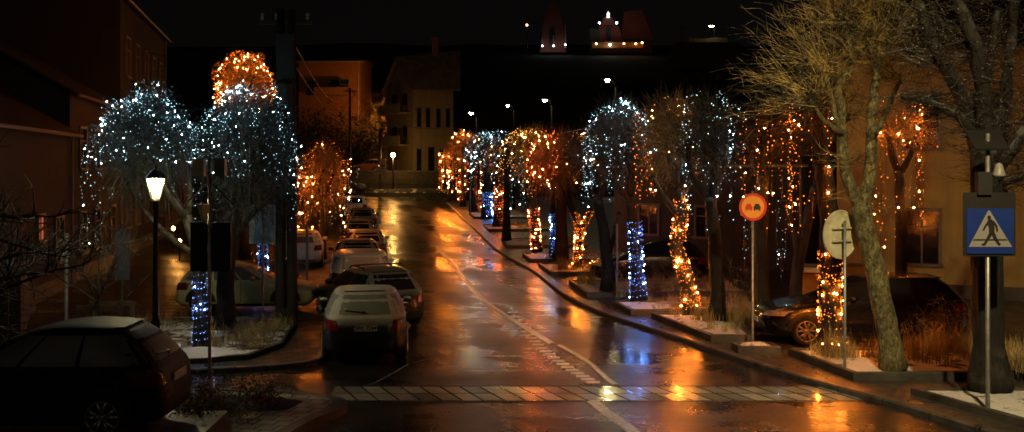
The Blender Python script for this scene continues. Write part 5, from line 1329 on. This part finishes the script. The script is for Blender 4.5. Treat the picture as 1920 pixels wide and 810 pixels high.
house('beige two storey house on the right behind the parked black estate', (10.2, 33.5), (21, 28.4), 9, 0, 7.6, 3, M['plaster_yellow'], M['roof'], [(2.5, 1.9, .95, 1.6), (4.4, 2.5, .95, 1.7), (6.9, 2.3, 1.0, 1.6), (2.5, 5.4, .95, 1.6), (4.4, 5.4, .95, 1.7), (6.9, 5.4, 1, 1.6)], base=.5)
house('pale low outbuilding behind the right row of trees', (4.5, 47), (11, 40), 7, 0, 4.2, 2, M['plaster_grey'], M['roof'], [(2, 1.8, 1, 1.2), (5, 1.8, 1, 1.2)], (7, 1, 2.1))
t_ = thing('utility_cabinet', 'ochre metal utility cabinet between the slanting tree and the wound trunk', 'cabinet', (X_(1535, 28.2), 28.2, .1))
g = MB(); g.box((0, 0, .58), (1.0, .5, 1.16)); g.build('case', simple('cabinet_ochre', (.36, .17, .035), .5, .2), t_); g = MB(); g.box((0, -.01, 1.2), (1.12, .58, .08)); g.build('lid', M['disc'], t_)
for x in (-.25, .25): g = MB(); g.box((x, -.256, .58), (.47, .014, 1.02)); g.box((x * .2 + .02, -.27, .6), (.02, .03, .12)); g.build('door', simple('cabinet_door', (.38, .18, .04), .5, .15), t_)
t_ = thing('garden_wall', 'pale low wall behind the ochre utility cabinet', 'wall', (X_(1570, 29.4), 29.4, .1)); g = MB(); g.box((0, 0, .6), (2.0, .2, 1.2)); g.build('wall', M['plaster'], t_); g = MB(); g.box((0, 0, 1.23), (2.06, .3, .06)); g.build('coping', M['conc'], t_)

# gabled house at the junction (custom shape)
def custom_house():
    t_ = thing('house', 'tall gabled house with narrow shuttered windows at the end of the road', 'house', (-8, 112, 3))
    O = Vector((-8, 112, 3)); K = lambda px, py, Y: P(px, py, Y) - O
    g = MB()
    a0, a1 = K(726, 345, 117), K(775, 345, 111.5); b1 = K(850, 345, 113.5)
    ze = Z_(168, 111.5) - 3
    A, Bc, Cc = Vector((a0.x, a0.y, 0)), Vector((a1.x, a1.y, 0)), Vector((b1.x, b1.y, 0)); D = A + (Cc - Bc)
    up = Vector((0, 0, ze))
    for p, q in ((A, Bc), (Bc, Cc), (Cc, D), (D, A)): g.face([p - Vector((0, 0, 2)), q - Vector((0, 0, 2)), q + up, p + up])
    ridge0 = (A + Bc) / 2 + Vector((0, 0, ze + 3.6)); ridge1 = (Cc + D) / 2 + Vector((1.6, 0, ze + 4.6))
    g.face([A + up, Bc + up, ridge0]); g.face([Cc + up, D + up, ridge1]); g.build('wall', M['plaster'], t_)
    g = MB(); o = (Cc - Bc).normalized(); n_ = Vector((o.y, -o.x, 0)) * .5; z_ = Vector((0, 0, .05))
    e0, e1 = Bc + up + n_ - o * .5, Cc + up + n_ + o * .6
    g.face([e0 + z_, e1 + z_, ridge1 + o * .8 + z_ * 2, ridge0 - o * .5 + z_ * 2]); g.face([e0 - z_, e1 - z_, ridge1 + o * .8 - z_, ridge0 - o * .5 - z_])
    f0, f1 = A + up - n_ - o * .5, D + up - n_ + o * .6; g.face([f0 + z_, f1 + z_, ridge1 + o * .8 + z_ * 2, ridge0 - o * .5 + z_ * 2])
    g.face([e0 - z_, e0 + z_, e1 + z_, e1 - z_]); g.build('roof', simple('slate_grey', (.11, .09, .07), .7, .4, 2, bmp=.4), t_)
    g = MB(); q = ridge1.lerp(ridge0, .35); g.box(q + Vector((0, 0, .6)), (.7, .7, 1.9)); g.box(q + Vector((0, 0, 1.6)), (.85, .85, .15)); g.build('chimney', M['brick'], t_)
    nn = Vector((o.y, -o.x, 0)); LL = (Cc - Bc).length
    for (u, z0, z1, w) in ((.14, 5.3, 7.3, .55), (.36, 5.3, 7.3, .55), (.62, 5.3, 7.3, .55), (.86, 5.3, 7.3, .55), (.14, .4, 3.0, .6), (.44, .1, 3.2, .8), (.70, .8, 3.0, .6)):
        c = Bc + o * LL * u + nn * .03; g = MB(); 
        for s in (-1, 1): g.face([c + o * (s * w / 2 - .05) + Vector((0, 0, z0 - .08)), c + o * (s * w / 2 + .05) + Vector((0, 0, z0 - .08)), c + o * (s * w / 2 + .05) + Vector((0, 0, z1 + .08)), c + o * (s * w / 2 - .05) + Vector((0, 0, z1 + .08))])
        for z in (z0 - .05, z1 + .05): g.face([c - o * w * .6 + Vector((0, 0, z - .06)), c + o * w * .6 + Vector((0, 0, z - .06)), c + o * w * .6 + Vector((0, 0, z + .06)), c - o * w * .6 + Vector((0, 0, z + .06))])
        wo = g.build('window', M['frame'], t_); c = c - nn * .015; g = MB(); g.face([c - o * w / 2 + Vector((0, 0, z0)), c + o * w / 2 + Vector((0, 0, z0)), c + o * w / 2 + Vector((0, 0, z1)), c - o * w / 2 + Vector((0, 0, z1))]); g.build('pane', M['pane'], wo)
    o2 = (Bc - A).normalized(); n2 = Vector((o2.y, -o2.x, 0)); L2 = (Bc - A).length
    for z in (3.4, 6.8):
        g = MB(); c = A + o2 * L2 * .45 + n2 * .6 + Vector((0, 0, z)); m3 = Matrix.Rotation(math.atan2(o2.y, o2.x), 3, 'Z'); g.box(c, (L2 * .8, 1.2, .18), m3); g.box(c + n2 * .55 + Vector((0, 0, .55)), (L2 * .8, .08, .9), m3); g.build('balcony', M['plaster'], t_)
    for u, z in ((.3, 4.6), (.7, 4.6), (.3, 8.0), (.7, 8.0)):
        g = MB(); c = A + o2 * L2 * u + n2 * .03 + Vector((0, 0, z)); g.box(c, (1.0, .05, 1.7), Matrix.Rotation(math.atan2(o2.y, o2.x), 3, 'Z')); g.build('window', M['pane'], t_)
custom_house()
# second, orange lit house on the slope to the left
Yh = 128
zt = Z_(115, Yh); zb = 6.0
t_ = house('flat roofed house on the slope bathed in orange light', (X_(560, Yh), Yh), (X_(676, Yh), Yh - .5), 7, zb, zt, .35, M['plaster_orange'], M['roof'], [(5.0, Z_(165, Yh) - zb, 2.2, 2.0), (1.6, Z_(165, Yh) - zb, 1.2, 1.8)], over=.5)
g = MB(); g.box((4.6, -.9, Z_(178, Yh) - zb), (4.6, 1.8, .25)); g.box((4.6, -1.75, Z_(172, Yh) - zb), (4.6, .08, .8)); g.build('balcony', M['plaster_orange'], t_)
t_ = thing('street_lamp', 'small glowing lamp on the slope right of the orange lit house', 'street lamp', (X_(714, 122), 122, zg(122) - .1), 0, 'street lamps along the road')
g = MB(); hh = Z_(203, 122) - zg(122); g.lathe([(.06, 0), (.05, hh - .15)], (0, 0, 0), n=8); g.build('pole', M['iron'], t_); g = MB(); g.lathe([(.02, -.14), (.12, -.1), (.14, .05), (.02, .14)], (0, 0, hh), n=10); g.build('lamp_globe', emit('slope_lamp', (1, .34, .05), 1900), t_, True)
bush('shrub', 'bare orange lit shrub beside the slope lamp', 'shrub', X_(708, 123.5), 123.5, zg(123.5) - .1, .9, Z_(180, 123.5) - zg(123.5), 60, 'twig_lamplit')
make_car('small car parked on the slope between the two utility poles', 'hatch', (X_(690, 114), 114, zg(114) + .1), rad(180), 3.2, 1.7, 1.45, paint('car_orange_lit', (.25, .08, .03), .3), M['glass'], 0)  # orange light on the car is put into its paint colour
for px, r_, h_, Yb_, lab in ((572, 1.5, 4.2, 121, 'dark overgrown bush below the left corner of the orange lit house'), (618, 1.7, 4.6, 119.5, 'dark overgrown bush below the balcony of the orange lit house'), (668, 1.3, 3.6, 120, 'dark overgrown bush right of the far utility pole')):
    bush('shrub', lab, 'shrub', X_(px, Yb_), Yb_, zg(Yb_) - .2, r_ * 1.5, h_ * 1.45, 170, 'twig_dark', 'leaf_dark', 'bushes on the dark slope', 5)
# junction verge
t_ = thing('retaining_wall', 'long low stone wall behind the verge at the road end', 'wall', (X_(735, 109), 109, zg(109) - .3)); g = MB(); g.box((0, 0, .75), (9.5, .4, 1.5)); g.build('wall', M['stone'], t_); g = MB(); g.box((0, 0, 1.55), (9.6, .55, .1)); g.build('coping', M['conc'], t_)
g = MB(); rows = []
for i in range(40):
    x = X_(655 + i * 5, 105.6); rows.append([(x, 105.0 + R.uniform(-.1, .1), zg(105) + .03), (x, 105.5, zg(105.5) + .16 + .3 * mnoise.noise((i * .5, 0, 0))), (x, 106.3 + R.uniform(-.15, .15), zg(106.3) + .03)])
g.grid(rows); o = g.build('snow_bank', snowsoil('patchy_snow', .06, 1.3), None, True); tag(o, 'ridge of dirty snow along the far verge', 'snow', kind='stuff')
t_ = thing('notice_board', 'white notice board with dark print on the far verge', 'notice board', (X_(717, 105.5), 105.5, zg(105.5)))
zc = Z_(310, 105.5) - zg(105.5); w_ = 12 * 105.5 / F; h_ = 24 * 105.5 / F
g = MB()
for sx in (-1, 1): g.tube([(sx * w_ * .4, .04, -.1), (sx * w_ * .4, .04, zc)], .03, 6)
g.build('leg', M['grey'], t_); g = MB(); g.box((0, 0, zc), (w_, .05, h_)); bo = g.build('panel', M['white'], t_); g = MB(); g.box((0, -.03, zc - .05), (w_ * .7, .006, .18)); g.box((0, -.03, zc - .3), (w_ * .7, .006, .04)); g.box((0, -.03, zc - .4), (w_ * .6, .006, .04)); g.build('print', M['black'], bo); g = MB(); g.box((0, -.02, zc - h_ / 2 - .12), (w_ * 1.5, .04, .2)); g.build('lower_panel', M['white'], t_)
# swan shaped ornament
t_ = thing('swan_ornament', 'white swan shaped ornament at the foot of the far pole', 'ornament', (X_(673, 105.8), 105.8, zg(105.8) + .05)); t_.scale = (1.6, 1.6, 1.6)
g = MB(); g.lathe([(.02, 0), (.28, .06), (.36, .2), (.26, .34), (.05, .42)], (.1, 0, 0), n=14); g.build('body', M['white'], t_, True); g = MB(); g.tube([(-.15, 0, .25), (-.32, 0, .4), (-.28, 0, .65), (-.12, 0, .8), (-.05, 0, .98), (-.14, 0, 1.1), (-.3, 0, 1.06)], [.1, .08, .06, .055, .055, .065, .03], 8); g.build('neck', M['white'], t_, True)
# hill buildings
Yc = 236; t_ = thing('church', 'floodlit church with small red roofed front on the hill', 'church', (X_(1140, Yc), Yc, 29)); O = Vector(t_.location); K = lambda px, py, dy=0: P(px, py, Yc + dy) - O
def wallpoly(name, pts, mat, parent, dy=0, th=.5):
    g = MB(); q = [K(a, b, dy) for a, b in pts]; g.face(q); g.face([p + Vector((0, th, 0)) for p in q][::-1])
    for i in range(len(q)): a, b = q[i], q[(i + 1) % len(q)]; g.face([a, b, b + Vector((0, th, 0)), a + Vector((0, th, 0))])
    return g.build(name, mat, parent)
wallpoly('wall', [(1112, 100), (1175, 100), (1162, 52), (1140, 30), (1124, 48)], M['church'], t_)
wallpoly('roof', [(1126, 47), (1154, 47), (1148, 34), (1140, 28), (1132, 34)], M['roof_red'], t_, -1.0, 1.2)
wallpoly('nave_roof', [(1165, 74), (1226, 76), (1203, 18), (1170, 22)], M['roof_red'], t_, 2, 6)
wallpoly('side_wall', [(1163, 100), (1222, 100), (1222, 76), (1163, 75)], M['church'], t_, 2.4, 6)
wallpoly('wing', [(1106, 100), (1126, 100), (1124, 55), (1106, 53)], M['plaster_grey'], t_, -.6)
wallpoly('porch_wall', [(1110, 90), (1206, 90), (1206, 79), (1110, 79)], M['plaster_orange'], t_, -3, .6)
wallpoly('bell_niche', [(1138, 33), (1143, 33), (1143, 25), (1140.5, 21), (1138, 25)], emit('niche_light', (.9, .95, 1), 1.6), t_, -1.6)
wallpoly('doorway', [(1136, 75), (1146, 75), (1146, 50), (1136, 50)], M['black'], t_, -.15, .1)
def flood(parent, px, py, c, s, r=.22, dy=-4):
    g = MB(); p = K(px, py, dy); g.lathe([(.02, -r), (r, -r * .4), (r, r * .4), (.02, r)], p, n=10); g.build('floodlight', emit('church_flood', c, s * .45), parent, True)
for px, py, c, s in ((1124, 43, (.85, .95, 1), 45), (1156, 43, (.85, .95, 1), 45), (1144, 84, (1, .92, .7), 110), (1118, 82, (1, .8, .45), 22), (1170, 82, (1, .4, .15), 25), (1192, 82, (1, .4, .1), 45), (1204, 80, (1, .5, .2), 30)): flood(t_, px, py, c, s)
t2 = thing('church_gable', 'steep brick gable lit by three white uplights left of the church', 'church', (X_(1036, Yc), Yc, 29)); O = Vector(t2.location)
wallpoly('wall', [(1012, 98), (1062, 98), (1055, 45), (1046, 10), (1036, 0), (1028, 14), (1018, 45)], M['church'], t2)
wallpoly('window', [(1030, 85), (1041, 85), (1041, 58), (1035.5, 48), (1030, 58)], M['black'], t2, -.15, .1)
for px, y0_, y1_ in ((1017, 68, 90), (1038, 66, 90), (1060, 46, 90)): wallpoly('buttress', [(px - 1.6, y1_), (px + 1.6, y1_), (px + 1.1, y0_), (px - 1.1, y0_)], M['frame'], t2, -.7, .6)
for px, py in ((1017, 86), (1038, 86), (1060, 84)): flood(t2, px, py, (.9, .95, 1), 60, .16, -1.6)
Yb = 168; t_ = thing('house', 'low hillside house whose pale parapet is lit by the highest lamp', 'house', (X_(1320, Yb), Yb, 15.5)); O = Vector(t_.location); K = lambda px, py, dy=0: P(px, py, Yb + dy) - O
wallpoly('wall', [(1262, 150), (1395, 150), (1388, 80), (1270, 80)], M['plaster_brown'], t_, 1, 6); wallpoly('roof', [(1245, 128), (1405, 128), (1385, 79), (1268, 79)], M['roof'], t_, .2, .5)
wallpoly('parapet', [(1292, 80), (1364, 80), (1364, 71), (1340, 70), (1318, 73), (1292, 71)], M['plaster'], t_, 2.2, .5); wallpoly('chimney', [(1278, 80), (1286, 80), (1286, 48), (1278, 48)], M['brick'], t_, 3, 1)
